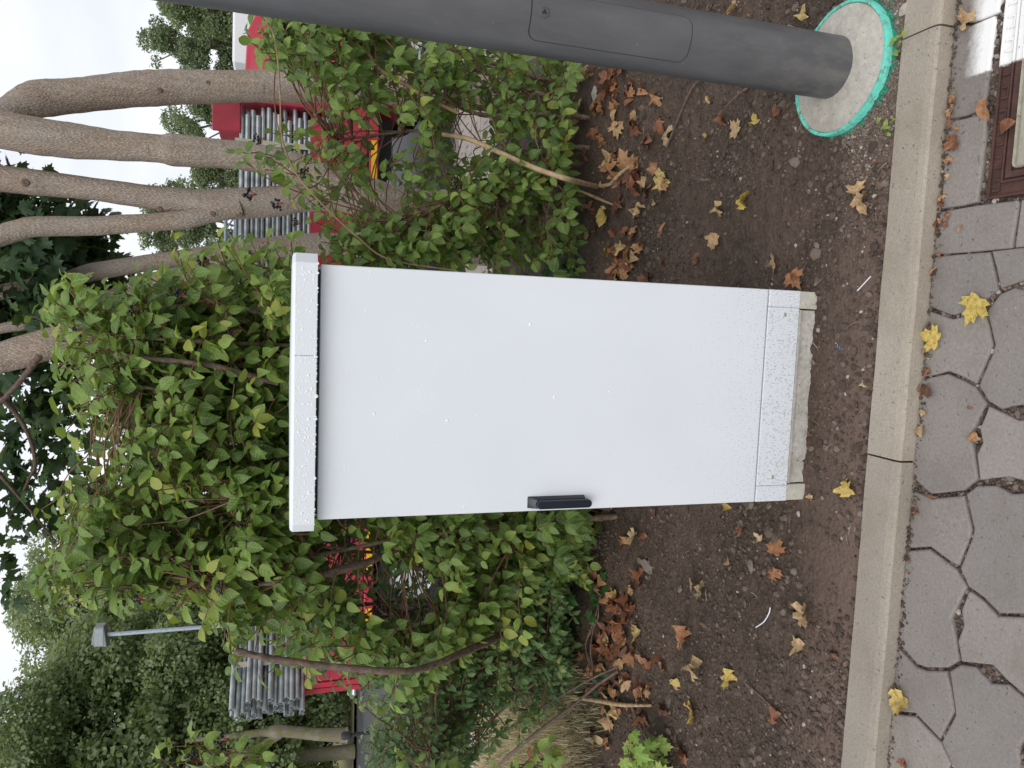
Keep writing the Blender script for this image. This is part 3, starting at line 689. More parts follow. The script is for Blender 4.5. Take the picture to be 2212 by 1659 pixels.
DOG = [ovate(.75, .35, .12, .29, 1), ovate(.35, .5, .14, .31, 2), ovate(1.25, .3, .18, .28, 3), ovate(.5, .15, .12, .34, 4), ovate(1.0, .6, .12, .30, 5), ovate(.2, .25, .2, .33, 6)]
SML = [ovate(.3, .3, .1, .27, 11), ovate(.5, .2, .1, .30, 12)]
MAP = [lobed('maple', .35, -.12, 1), lobed('maple', .5, .15, 2), lobed('maple', .2, -.25, 3)]
IVY = [lobed('ivy', .3, -.1, 1), lobed('ivy', .2, .12, 2)]
def spray(seed, n=5, k='d'):
    r = random.Random(seed); V = []; Fc = []; UVs = []
    for i in range(n):
        a = r.uniform(0, 6.28); o = Vector((r.uniform(-.7, .7), r.uniform(-.7, .7), r.uniform(-.35, .35))); l = r.uniform(.5, .85); w = l*.36; tl = r.uniform(-.5, .3)
        d = Vector((math.cos(a), math.sin(a), tl)).normalized(); s_ = Vector((-math.sin(a), math.cos(a), r.uniform(-.3, .3)))
        b = len(V); V += [o, o+d*l*.35+s_*w, o+d*l*.7+s_*w*.55, o+d*l, o+d*l*.65-s_*w*.6, o+d*l*.3-s_*w]; Fc += [(b, b+1, b+2, b+3), (b, b+3, b+4, b+5)]; UVs += [(0, 0, 0)]*6
    return [tuple(v) for v in V], Fc, UVs
SPR = [spray(i) for i in range(6)]

# ------------------------------------------------------------------ shrubs
def in_poly(p, poly):
    x, y = p; c = False; n = len(poly)
    for i in range(n):
        (x1_, y1_), (x2_, y2_) = poly[i], poly[i-1]
        if (y1_ > y) != (y2_ > y) and x < (x2_-x1_)*(y-y1_)/(y2_-y1_)+x1_: c = not c
    return c
def sample(poly, gaps, r):
    xs = [p[0] for p in poly]; ys = [p[1] for p in poly]
    while True:
        p = (r.uniform(min(xs), max(xs)), r.uniform(min(ys), max(ys)))
        if not in_poly(p, poly): continue
        if any(((p[0]-g[0])/g[2])**2+((p[1]-g[1])/g[3])**2 < 1 and r.random() < g[4] for g in gaps): continue
        return p
def shrub(name, label, cat, base, regions, gaps, tm, mat, leaf, per, tlen, group=None, stems=16, seed=1, berries=(), nind=300, clip=None, tb=(.5, .22), spread=.35, extra=()):
    r = random.Random(seed); g = np.random.default_rng(seed)
    root = thing(name, label, cat, base, 0, group); off = np.array(base)
    tips = []
    for poly, n, y0_, y1_ in regions:
        for _ in range(n):
            p = sample(poly, gaps, r); yg = gz(p[0], p[1], .05)[1]; yg = yg if yg > 0 else 99; w = gy(p[0], p[1], r.uniform(min(y0_, yg-.35), min(y1_, yg-.02)))
            if w[2] > .02: tips.append(w)
    tips = np.array(tips); sb = MB(); pts = []
    order = list(range(len(tips))); r.shuffle(order)
    for k in order[:stems]:                                   # main stems rise from the ground
        e = tips[k]; b0 = off+np.array([r.uniform(-spread, spread)+.35*(e[0]-off[0]), r.uniform(-.25, .25), -.03])
        mid = b0*.5+e*.5+np.array([r.uniform(-.15, .15), r.uniform(-.1, .1), .12])
        c = catmull([b0, b0*.75+mid*.25+np.array([0, 0, .1]), mid, e*.8+mid*.2, e], 5); L_ = len(c)
        sb.tube([q-off for q in c], [.011*(1-.8*i/(L_-1))*r.uniform(.8, 1.2)+.002 for i in range(L_)], 7)
        pts += c[3:]
    sb.obj('stem', M['stem'], root, smooth=True)
    pts = np.array(pts); tw = MB(); A = []; N = []; P = []; T = []; SC = []
    for e in tips:
        d = np.linalg.norm((pts-e)*np.array([1, 1, 1.2]), axis=1)+np.maximum(0, pts[:, 2]-e[2])*2; q = pts[int(np.argsort(d)[r.randrange(12)])]
        v = e-q; ln = np.linalg.norm(v)
        dirn = v/(ln+1e-6)*.8+np.array([r.uniform(-.5, .5), r.uniform(-.7, .2), r.uniform(.1, .9)]); dirn /= np.linalg.norm(dirn)
        tl = tlen*r.uniform(.7, 1.25); b0 = e-dirn*tl*.5; tip = e+dirn*tl*.5-np.array([0, 0, .12*tl])
        c = catmull([q, q*.45+b0*.55+np.array([r.gauss(0, .03), r.gauss(0, .03), .03]), b0, e, tip], 3)
        tw.tube([x-off for x in c], [.0028*(1-.6*i/(len(c)-1))+.0006 for i in range(len(c))], 5)
        tb0 = min(1, max(0, r.gauss(*tb))); roll = r.uniform(0, math.pi)
        u = np.cross(dirn, [0, 0, 1.]); u /= np.linalg.norm(u)+1e-6; w_ = np.cross(u, dirn)
        for k in range(per):
            f = (k//2)/max(1, per//2-1); pos = b0+(tip-b0)*f; a = roll+(k//2)*1.57; sd_ = (u*math.cos(a)+w_*math.sin(a)*.7)*(1 if k % 2 else -1)
            ax = sd_*.9+dirn*(.25+.6*f)+np.array([r.gauss(0, .15), r.gauss(0, .15), -.75+r.gauss(0, .22)])
            nr = np.array([r.gauss(0, .35), -.55+r.gauss(0, .3), .85])+sd_*.2
            A.append(ax); N.append(nr); P.append(pos+sd_*.008); SC.append(leaf*r.uniform(.62, 1.12)*(1-.35*max(0, f-.6))); T.append(min(1, max(0, tb0+r.gauss(0, .13)+.12*f)))
    for e, sc_, ax, nr, t in extra: A.append(ax); N.append(nr); P.append(e); SC.append(sc_); T.append(t)
    tag(tw.obj('twig', M['twig'], root), kind='stuff')
    A, N, P, SC, T = map(np.array, (A, N, P, SC, T)); Mx = frames(A, N)
    ok = P[:, 2] > .015
    pj = proj(P)
    for g_x in gaps:
        if g_x[4] >= .9: ok &= ~((((pj[:, 0]-g_x[0])/(g_x[2]*.85))**2+((pj[:, 1]-g_x[1])/(g_x[3]*.85))**2 < 1) & (g.uniform(size=len(P)) < .78))
    if clip is not None: ok &= np.array([clip(p) for p in P])
    Mx, P, SC, T = Mx[ok], P[ok], SC[ok], T[ok]
    q = proj(P); vis = (q[:, 0] > -20) & (q[:, 0] < 2232) & (q[:, 1] > -20) & (q[:, 1] < 1680)
    key = np.where(vis, SC/q[:, 2], 0)*g.uniform(.75, 1, len(P)); o_ = np.argsort(-key); a, b = o_[:nind], o_[nind:]
    singles('leaf', tm, Mx[a], P[a], SC[a], T[a], mat, root, off)
    if len(b): tag(scatter('foliage', tm, Mx[b], P[b], SC[b], T[b], mat, root, off), kind='stuff')
    # berry clusters
    if len(berries):
        bm_, bs = MB(), MB(); rb = random.Random(5)
        for _ in range(17):
            d = Vector((rb.gauss(0, 1), rb.gauss(0, 1), rb.gauss(.3, .6))).normalized()*rb.uniform(.010, .021); s_ = .0042
            bs.tube([(0, 0, -.02), d*.5+Vector((0, 0, -.006)), d], .0004, 4, False)
            V = []; 
            for h, rr_ in ((-1, 0.05), (-.6, .8), (0, 1), (.6, .8), (1, .05)): V += [(d.x+s_*rr_*math.cos(a_*1.047), d.y+s_*rr_*math.sin(a_*1.047), d.z+s_*h) for a_ in range(6)]
            bm_.add(V, [(i*6+j, i*6+(j+1) % 6, (i+1)*6+(j+1) % 6, (i+1)*6+j) for i in range(4) for j in range(6)])
        m1 = mesh_from('berry_cluster', bm_.v, bm_.f, smooth=True); m1.materials.append(M['berry']); m2 = mesh_from('berry_stalk', bs.v, bs.f); m2.materials.append(M['berrystem'])
        for (px, py, y_) in berries:
            w = gy(px, py, y_)-off; o = put('berry_cluster', m1, None, root, tuple(w)); o.rotation_euler = (r.uniform(-.6, .6), r.uniform(-.6, .6), r.uniform(0, 6)); k = r.uniform(.9, 1.4); o.scale = (k, k, k)
            put('berry_stalk', m2, None, o)
    return root
nocab = lambda p: not (-.42 < p[0] < .40 and p[1] < 2.30 and p[2] < 1.5)
rs = random.Random(4)
bA = [(167, 716), (291, 669), (190, 1060), (345, 700), (480, 1270), (530, 1130), (300, 1210), (215, 1050), (440, 565), (390, 640), (560, 1140), (600, 1000), (500, 720), (300, 1290), (350, 1010), (930, 1310), (1010, 1180), (760, 1165)]
shrub('dogwood_shrub', 'tall leafy dogwood shrub with black berries rising behind the cabinet', 'shrub', (-.35, 3.35, 0),
      [([(125, 660), (200, 665), (330, 635), (420, 580), (560, 570), (650, 570), (650, 1130), (480, 1130), (330, 1100), (240, 1000), (210, 880), (160, 780)], 600, 2.55, 3.5),
       ([(150, 1010), (330, 1100), (650, 1130), (650, 1420), (530, 1390), (420, 1300), (300, 1290), (160, 1290), (140, 1180)], 235, 2.6, 3.4),
       ([(640, 1120), (1240, 1080), (1240, 1190), (1100, 1330), (900, 1460), (720, 1470), (600, 1400)], 400, 2.75, 3.8),
       ([(690, 590), (1230, 610), (1230, 1080), (690, 1100)], 70, 2.7, 3.6),
       ([(1050, 1090), (1250, 1090), (1250, 1240), (1050, 1240)], 110, 3.1, 3.7)],
      [(875, 1290, 85, 75, .95), (725, 1205, 80, 70, .93), (795, 1270, 45, 110, .95), (560, 1410, 70, 60, .9), (390, 1130, 90, 80, .85), (260, 1010, 90, 70, .8), (330, 850, 50, 50, .6), (700, 1390, 60, 70, .85), (740, 1480, 90, 50, .95), (430, 950, 60, 50, .6), (600, 1330, 60, 40, .6)],
      DOG, M['dogwood'], .070, 12, .27, 'dogwood shrubs behind the bed', 40, 3, [(x, y, rs.uniform(2.5, 2.9)) for x, y in bA], clip=nocab, tb=(.50, .27))
bB = [(600, 440), (660, 375), (560, 300), (850, 350), (540, 420), (620, 60), (700, 440), (640, 480), (985, 400)]
shrub('dogwood_shrub', 'dogwood shrub with sparse hanging sprays behind the lamp post, truck seen through it', 'shrub', (1.3, 3.6, 0),
      [([(780, 560), (720, 490), (880, 400), (900, 240), (900, 100), (1010, 85), (1180, 115), (1230, 130), (1215, 300), (1240, 560)], 330, 3.1, 4.0),
       ([(560, 20), (640, 5), (900, 50), (1000, 85), (950, 240), (820, 250), (700, 225), (650, 190), (560, 110)], 150, 3.0, 3.8),
       ([(530, 330), (620, 280), (760, 260), (900, 330), (820, 420), (650, 450), (560, 400)], 26, 3.1, 3.6),
       ([(700, 470), (1000, 440), (1000, 570), (700, 570)], 60, 3.0, 3.6)],
      [(1005, 285, 45, 75, .93), (885, 85, 60, 55, .85), (800, 300, 40, 60, .6), (850, 430, 130, 45, .8), (700, 130, 30, 50, .3), (880, 190, 90, 40, .45), (960, 240, 60, 40, .5)],
      DOG, M['dogwood'], .066, 8, .20, 'dogwood shrubs behind the bed', 16, 8, [(x, y, rs.uniform(2.95, 3.2)) for x, y in bB], tb=(.45, .2))
shrub('small_leaved_shrub', 'dense low shrub of small leaves at the left end of the bed', 'shrub', (-1.55, 3.9, 0),
      [([(960, 1300), (1100, 1130), (1215, 1120), (1215, 1480), (1150, 1560), (1000, 1659), (820, 1690), (800, 1560), (900, 1430)], 760, 3.2, 4.3),
       ([(640, 1100), (900, 1180), (960, 1420), (800, 1480), (620, 1440)], 50, 2.9, 3.3)],
      [(1050, 1590, 60, 80, .85), (1130, 1560, 60, 90, .85), (870, 1600, 50, 70, .6), (1120, 1330, 25, 60, .5)],
      SML, M['smallleaf'], .047, 16, .20, None, 16, 12, tb=(.5, .25))
shrub('dogwood_shrub', 'pale sprigs of dogwood reaching in at the far left edge', 'shrub', (-2.35, 3.3, 0),
      [([(370, 1600), (430, 1590), (450, 1690), (360, 1690)], 6, 2.7, 2.85), ([(480, 1610), (530, 1620), (530, 1700), (480, 1700)], 6, 2.7, 2.9),
       ([(1090, 1630), (1180, 1620), (1200, 1700), (1080, 1700)], 8, 2.7, 2.95), ([(900, 1640), (1000, 1660), (980, 1760), (880, 1720)], 14, 2.7, 3.0), ([(500, 1720), (1100, 1720), (1100, 1900), (500, 1900)], 50, 2.7, 3.2)], [],
      DOG, M['dogwood'], .066, 6, .16, 'dogwood shrubs behind the bed', 8, 21, [(415, 1640, 2.7), (330+150, 1600, 2.7)], tb=(.75, .15), nind=120)
# ivy creeping out of the shrubs onto the bed
def ivy(name, label, pts, n, seed, rad):
    r = random.Random(seed); W_ = [gz(*p, .02) for p in pts]; base = sum(W_)/len(W_); base[2] = 0
    root = thing(name, label, 'ivy', tuple(base), 0, 'ivy patches along the shrub edge'); A = []; N = []; P = []; SC = []; T = []; v = MB()
    for _ in range(n):
        k = r.randrange(len(W_)-1); f = r.random(); c = W_[k]*(1-f)+W_[k+1]*f; p = c+np.array([r.gauss(0, .08), r.uniform(-.04, rad), 0])
        p[2] = soil_h(p[0], p[1])+.01+abs(r.gauss(0, .5))*.22*max(0, (p[1]-c[1]+.02)/rad)
        P.append(p); A.append((r.gauss(0, .7), -.8+r.gauss(0, .5), -.3+r.gauss(0, .3))); N.append((r.gauss(0, .3), -.4+r.gauss(0, .3), 1)); SC.append(r.uniform(.032, .068)); T.append(min(1, max(0, r.gauss(.45, .25))))
    for k in range(len(W_)-1):
        for _ in range(3):
            a, b = W_[k], W_[k+1]; c = catmull([a+np.array([0, r.uniform(0, rad), .02])-base, (a+b)/2+np.array([0, r.uniform(-.05, .1), .05])-base, b+np.array([0, r.uniform(0, rad), .015])-base], 6); v.tube(c, .0022, 5)
    tag(v.obj('vine', M['stem'], root), kind='stuff')
    A, N, P, SC, T = map(np.array, (A, N, P, SC, T)); Mx = frames(A, N); q = proj(P)[:, 2]; o = np.argsort(q); a, b = o[:150], o[150:]
    singles('leaf', IVY, Mx[a], P[a], SC[a], T[a], M['ivy'], root, base)
    if len(b): tag(scatter('foliage', IVY, Mx[b], P[b], SC[b], T[b], M['ivy'], root, base), kind='stuff')
ivy('ivy_patch', 'dark ivy at the foot of the shrub right of the cabinet', [(1215, 130), (1225, 250), (1230, 400), (1245, 560), (1250, 620)], 420, 2, .5)
ivy('ivy_patch', 'dark ivy at the foot of the shrubs left of the cabinet', [(1245, 1080), (1250, 1200), (1245, 1300), (1235, 1400)], 420, 6, .45)
ivy('ivy_patch', 'few ivy runners on the leaf litter left of the cabinet', [(1290, 1240), (1310, 1290), (1300, 1350), (1290, 1450), (1310, 1480)], 26, 9, .06)
# young maple seedling
def seedling():
    b0 = gz(1440, 1625, 0); root = thing('maple_seedling', 'bright green maple seedling growing in the soil at the left edge', 'seedling', tuple(b0)); r = random.Random(5); A = []; N = []; P = []; SC = []; T = []; st = MB()
    st.tube([(0, 0, -.02), (.01, 0, .10), (.0, .02, .2)], [.004, .003, .002], 6)
    for i in range(26):
        p = gy(r.uniform(1345, 1440), r.uniform(1580, 1690), b0[1]+r.uniform(-.14, .12)); p[2] = max(.05, p[2]); st.tube([(0, 0.01, r.uniform(.06, .18)), (p-b0)*.6+np.array([0, 0, .06]), p-b0], .0014, 4)
        P.append(p); A.append((r.gauss(0, .8), -.7+r.gauss(0, .4), -.4+r.gauss(0, .2))); N.append((r.gauss(0, .25), -.5, 1)); SC.append(r.uniform(.055, .095)); T.append(r.uniform(.15, 1))
    st.obj('stem', M['twig'], root); A, N, P, SC, T = map(np.array, (A, N, P, SC, T)); singles('leaf', MAP, frames(A, N), P, SC, T, M['seedling'], root, b0)
seedling()

# ------------------------------------------------------------------ trees in the planting strip
def stem_mesh(root, base, pts, y, name='trunk', mat='bark', yb=None, seed=0, n=22, sub=7):
    """pts: (px, py, pixel width); y the distance, or a list of distances"""
    C = []; 
    for i, (px, py, w) in enumerate(pts):
        yy = y[i] if hasattr(y, '__len__') else y; p = gy(px, py, yy); d = float((p-CAM)@F3); C.append((p[0], p[1], p[2], w*d/FPX/2))
    C = catmull([np.array(c) for c in C], sub)
    kn = lambda q: .05*mnoise.noise(q*9+Vector((seed*3, 0, 0)))+.035*mnoise.noise(q*26)
    mb = MB().tube([c[:3]-np.asarray(base) for c in C], [c[3] for c in C], n, True, knob=kn); return mb.obj(name, M[mat], root, smooth=True)
def knots(root, base, pts, y):
    for px, py, s_ in pts:
        p = gy(px, py, y)-np.asarray(base); b = MB(); V = [(p[0]+s_*math.cos(a)*k, p[1]-s_*h, p[2]+s_*math.sin(a)*k*1.1) for k, h in ((1, 0), (.85, .22), (.5, .30), (.3, .16), (.01, .14)) for a in [2*math.pi*j/12 for j in range(12)]]
        b.add(V, [(i*12+j, i*12+(j+1) % 12, (i+1)*12+(j+1) % 12, (i+1)*12+j) for i in range(4) for j in range(12)]).obj('knot', M['deadwood'], root, smooth=True)
def crown(root, base, blobs, n, leaf, tm, mat, seed, nind=0, tb=(.4, .22), name='crown', dirn=None, shell=.55):
    r = np.random.default_rng(seed); P = []; A = []; N = []; tot = sum(b[3]*b[4]*b[5] for b in blobs)
    for (x, y, z, rx, ry, rz) in blobs:
        k = int(n*rx*ry*rz/tot)+1; d = r.normal(size=(k, 3)); d /= np.linalg.norm(d, axis=1)[:, None]; rad = r.uniform(shell, 1.0, k)**.6
        P.append(np.array([x, y, z])+d*rad[:, None]*np.array([rx, ry, rz])); N.append(d*.75+r.normal(size=(k, 3))*.32+np.array([0, -.35, .7])); A.append(r.normal(size=(k, 3))*.7+d*.5+np.array([0, 0, -.5]))
    P = np.concatenate(P); Mx = frames(np.concatenate(A), np.concatenate(N)); SC = leaf*r.uniform(.65, 1.2, len(P)); T = np.clip(r.normal(tb[0], tb[1], len(P)), 0, 1)
    off = np.asarray(base); a = np.array([], int); b = np.arange(len(P))
    if nind:
        q = proj(P); vis = (q[:, 0] > 0) & (q[:, 0] < 2212) & (q[:, 1] > 0) & (q[:, 1] < 1659); o = np.argsort(np.where(vis, q[:, 2], 1e6)); a, b = o[:nind], o[nind:]
        singles('leaf', tm, Mx[a], P[a], SC[a], T[a], mat, root, off)
    return tag(scatter(name, tm, Mx[b], P[b], SC[b], T[b], mat, root, off), kind='stuff' if nind else None)
def blobs_at(lst): return [(*gy(px, py, y), rx, ry, rz) for px, py, y, rx, ry, rz in lst]
b0 = gz(1085, 205, 0); b0[1] = 5.05; b0[0] = gy(1085, 200, 5.05)[0]
t1 = thing('maple_tree', 'single maple trunk with a knobbly bend, rightmost, nearest the lamp post', 'tree', tuple(b0), 0, 'young maple trees in the strip')
stem_mesh(t1, b0, [(1120, 200, 110), (1040, 195, 86), (920, 187, 78), (760, 186, 72), (620, 186, 68), (520, 187, 66), (430, 188, 70), (330, 190, 74), (230, 199, 72), (140, 209, 72), (80, 214, 76), (50, 224, 66), (20, 243, 60), (-40, 285, 54), (-140, 330, 50), (-260, 350, 44)], 5.05, seed=1)
knots(t1, b0, [(345, 195, .016), (450, 178, .013)], 4.95)
b0 = gy(1010, 440, 4.7); b0[2] = 0
t2 = thing('maple_tree', 'forked maple with three bare stems right of the cabinet', 'tree', tuple(b0), 0, 'young maple trees in the strip')
stem_mesh(t2, b0, [(1100, 440, 84), (990, 440, 62), (880, 439, 60), (800, 426, 82), (730, 418, 80), (660, 425, 64), (584, 436, 65), (500, 440, 66), (430, 440, 62), (390, 434, 58), (331, 427, 52), (198, 408, 49), (100, 397, 54), (0, 385, 56), (-120, 370, 52), (-260, 350, 44)], 4.7, seed=2)
stem_mesh(t2, b0, [(900, 438, 40), (820, 430, 58), (748, 405, 66), (700, 385, 66), (650, 366, 64), (584, 347, 61), (520, 336, 60), (450, 330, 62), (375, 324, 70), (340, 321, 60), (240, 313, 66), (130, 301, 78), (0, 281, 80), (-120, 262, 74), (-260, 250, 60)], 4.62, 'limb', seed=3)
stem_mesh(t2, b0, [(520, 446, 44), (450, 462, 40), (400, 474, 42), (331, 480, 38), (270, 484, 40), (198, 488, 41), (83, 490, 44), (40, 498, 46), (0, 509, 46), (-120, 545, 42), (-240, 570, 36)], 4.66, 'limb', seed=4)
knots(t2, b0, [(460, 462, .016), (520, 463, .014), (345, 452, .016), (55, 395, .022), (100, 300, .018)], 4.56)
b0 = gy(1000, 540, 4.95); b0[2] = 0
t3 = thing('maple_tree', 'twin-stemmed leafy maple just right of the cabinet top, dark foliage above', 'tree', tuple(b0), 0, 'young maple trees in the strip')
stem_mesh(t3, b0, [(1080, 545, 64), (900, 535, 54), (760, 530, 50), (655, 528, 47), (509, 546, 47), (364, 562, 36), (218, 584, 38), (153, 601, 35), (60, 620, 34), (-60, 640, 30), (-160, 650, 24)], 4.95, seed=5)
stem_mesh(t3, b0, [(540, 556, 34), (455, 575, 40), (390, 596, 40), (327, 616, 40), (255, 640, 38), (200, 660, 34), (100, 690, 28), (0, 710, 22), (-100, 730, 16)], 4.9, 'limb', seed=6)
crown(t3, b0, blobs_at([(40, 520, 5.4, .55, .5, .45), (120, 600, 5.5, .6, .5, .40), (60, 700, 5.6, .6, .6, .45), (170, 520, 5.6, .35, .3, .25), (200, 640, 5.7, .4, .4, .28), (-90, 590, 5.6, .8, .7, .5), (120, 690, 5.9, .4, .4, .3), (-20, 440, 5.7, .35, .4, .3), (-160, 700, 5.6, .9, .7, .6), (225, 560, 5.7, .22, .2, .16), (60, 610, 4.75, .3, .2, .28), (90, 680, 4.8, .28, .2, .25), (10, 560, 4.8, .3, .2, .25)]), 3600, .115, MAP, M['maple'], 3, 300, (.32, .22), shell=.1)
b0 = gy(1000, 640, 4.4); b0[2] = 0
t4 = thing('maple_tree', 'leaning maple trunk above the shrub left of the dark foliage, thin leafy boughs', 'tree', tuple(b0), 0, 'young maple trees in the strip')
stem_mesh(t4, b0, [(1100, 630, 64), (800, 645, 50), (640, 655, 44), (509, 670, 42), (400, 680, 44), (250, 708, 56), (170, 727, 62), (91, 747, 67), (0, 774, 66), (-120, 810, 60), (-260, 850, 50)], 4.4, seed=7)
stem_mesh(t4, b0, [(85, 768, 16), (55, 810, 12), (20, 850, 11), (-20, 890, 9)], 4.35, 'dead_limb', 'deadwood', n=10, seed=8)
stem_mesh(t4, b0, [(-60, 800, 26), (40, 900, 9), (75, 990, 8), (60, 1040, 6), (20, 1120, 5)], [4.4, 4.8, 5, 5.1, 5.2], 'limb', 'deadwood', n=8, seed=9)
stem_mesh(t4, b0, [(-160, 850, 30), (-40, 980, 12), (30, 1060, 7), (80, 1120, 5), (120, 1170, 4)], [4.4, 4.8, 5, 5.1, 5.2], 'limb', 'deadwood', n=8, seed=10)
crown(t4, b0, blobs_at([(60, 860, 5.2, .28, .3, .18), (100, 910, 5.2, .34, .3, .22), (40, 970, 5.3, .30, .3, .2), (120, 1000, 5.3, .34, .3, .2), (90, 1080, 5.3, .30, .3, .2), (150, 1130, 5.3, .26, .2, .16), (10, 1080, 5.3, .2, .2, .12), (170, 1190, 5.3, .14, .15, .10), (15, 1180, 5.1, .26, .2, .10), (20, 1260, 5.0, .2, .2, .09), (30, 1310, 5.0, .14, .15, .08), (-230, 1000, 5.2, .8, .5, .3), (-230, 1250, 5.0, .8, .5, .3), (150, 860, 5.4, .2, .2, .2)]), 900, .105, MAP, M['maple'], 5, 300, (.48, .25), shell=.1)
for t_, c_ in ((t1, (1.1, 5.6)), (t2, (.9, 5.3))):
    b0 = np.array(t_.location); crown(t_, b0, [(c_[0]+dx, c_[1]+dy, 5.3+dz, 1.0, .9, .6) for dx, dy, dz in ((0, 0, 0), (.8, .3, .4), (-.6, .4, .5), (.2, -.5, .8))], 900, .14, MAP, M['maple'], 7)

# ------------------------------------------------------------------ dead branches and sticks
def branch(name, label, pts, mat, cat='branch', kn=.1, n=9, group=None):
    W_ = [(gz(a, b, z) if y is None else gy(a, b, y)) for a, b, y, z, w in pts]; b0 = W_[0].copy(); C = catmull([np.array([*w, p[4]*float((w-CAM)@F3)/FPX/2]) for w, p in zip(W_, pts)], 6)
    return tag(MB().tube([c[:3]-b0 for c in C], [max(.0008, c[3]) for c in C], n, knob=lambda q: kn*mnoise.noise(q*60)).obj(name, M[mat], None, smooth=True, loc=tuple(b0)), label, cat, group)
branch('broken_branch', 'bare broken brown branch arching up in front of the scaffolding load', [(1090, 1370, 3.05, 0, 16), (1000, 1410, 2.75, 0, 16), (920, 1442, 2.62, 0, 15), (860, 1450, 2.55, 0, 15), (780, 1446, 2.55, 0, 15), (700, 1438, 2.55, 0, 15), (620, 1428, 2.55, 0, 15), (560, 1418, 2.55, 0, 15), (520, 1408, 2.55, 0, 15), (508, 1404, 2.55, 0, 14)], 'deadwood', kn=.35)
branch('broken_branch', 'grey dead shrub stem between the red side boards and the leaves', [(860, 1190, 2.9, 0, 11), (760, 1225, 2.75, 0, 17), (700, 1240, 2.7, 0, 18), (640, 1252, 2.7, 0, 14), (560, 1262, 2.75, 0, 10)], 'deadwood', kn=.5)
branch('broken_branch', 'dark thin dead stem upright in the shrub above the cabinet', [(600, 830, 2.6, 0, 8), (485, 796, 2.55, 0, 13), (400, 782, 2.55, 0, 11), (250, 770, 2.55, 0, 8)], 'deadwood', kn=.4)
branch('peeled_stick', 'long pale peeled stick slanting out of the right shrub to the soil', [(955, 290, 3.35, 0, 9), (1010, 300, 3.3, 0, 11), (1080, 330, 3.2, 0, 11), (1160, 365, 3.1, 0, 12), (1230, 388, 3.02, 0, 12), (1290, 403, None, .03, 10)], 'peeled', 'stick')
branch('peeled_stick', 'curled stripped stick end on the soil right of the cabinet', [(1290, 402, None, .02, 8), (1318, 398, None, .04, 8), (1340, 375, None, .05, 8), (1360, 360, None, .03, 7)], 'peeled', 'stick')
branch('peeled_stick', 'short pale splinter of wood lying right of the cabinet', [(1240, 408, None, .06, 5), (1280, 424, None, .03, 7), (1330, 445, None, .015, 4)], 'peeled', 'stick')
branch('bare_shoot', 'long brown shoot arching across the right shrub in front of the trunks', [(985, 585, 3.0, 0, 3), (840, 560, 3.0, 0, 4), (770, 510, 3.0, 0, 4.5), (700, 445, 3.0, 0, 4.5), (640, 375, 3.02, 0, 4), (610, 300, 3.05, 0, 4), (605, 200, 3.1, 0, 3.5), (595, 90, 3.1, 0, 3.5), (570, 30, 3.1, 0, 3)], 'shoot', 'branch')
branch('bare_shoot', 'thick light brown cane crossing the rightmost maple trunk', [(990, 245, 3.2, 0, 7), (930, 215, 3.2, 0, 9), (880, 185, 3.2, 0, 10), (820, 150, 3.2, 0, 8), (790, 105, 3.2, 0, 7)], 'shoot', 'branch')
branch('fallen_branch', 'stripped brown branch leaning from the soil into the shrub left of the cabinet', [(1290, 1180, None, .02, 12), (1250, 1188, 3.3, 0, 14), (1190, 1210, 3.28, 0, 15), (1130, 1250, 3.3, 0, 14), (1065, 1310, 3.35, 0, 11)], 'deadwood', kn=.4)
branch('fallen_branch', 'long thorny stem lying from the soil to the dry grass at far left', [(1335, 1450, None, .05, 6), (1290, 1480, None, .10, 6), (1230, 1530, None, .14, 7), (1150, 1590, None, .18, 7), (1080, 1650, None, .22, 7), (1040, 1700, None, .25, 7)], 'deadwood', kn=.3)
branch('fallen_branch', 'thin dark stem above the thorny one at far left', [(1335, 1440, None, .06, 4), (1270, 1470, None, .12, 5), (1160, 1535, None, .20, 5), (1060, 1600, None, .30, 4), (990, 1660, None, .4, 4)], 'deadwood', kn=.3)
branch('peeled_stick', 'pale splintered stick lying across the soil left of the cabinet', [(1233, 1505, None, .03, 9), (1290, 1513, None, .03, 10), (1340, 1522, None, .02, 9), (1405, 1524, None, .015, 6)], 'peeled', 'stick')
branch('twig', 'reddish forked twig on the soil at the lower left', [(1605, 1470, None, .01, 3), (1650, 1510, None, .012, 5), (1690, 1550, None, .012, 5), (1705, 1570, None, .01, 5)], 'deadwood', 'twig')
branch('twig', 'dark twig on the soil between cabinet and lamp post', [(1440, 800*.3968, None, .012, 5), (1490, 200, None, .012, 5), (1517, 170, None, .012, 6)], 'deadwood', 'twig')
branch('twig', 'brown stick on the soil close to the lamp post', [(1566, 232, None, .012, 3), (1595, 205, None, .012, 6), (1622, 185, None, .012, 6)], 'deadwood', 'twig')
branch('wire_piece', 'bent white wire offcut on the soil left of the cabinet', [(1633, 1355, None, .008, 2.4), (1650, 1343, None, .010, 2.4), (1661, 1325, None, .010, 2.4), (1664, 1312, None, .010, 2.4)], 'white', 'wire')
branch('wire_piece', 'straight white wire offcut on the soil near the kerb', [(1852, 628, None, .006, 2.2), (1881, 597, None, .006, 2.2)], 'white', 'wire')

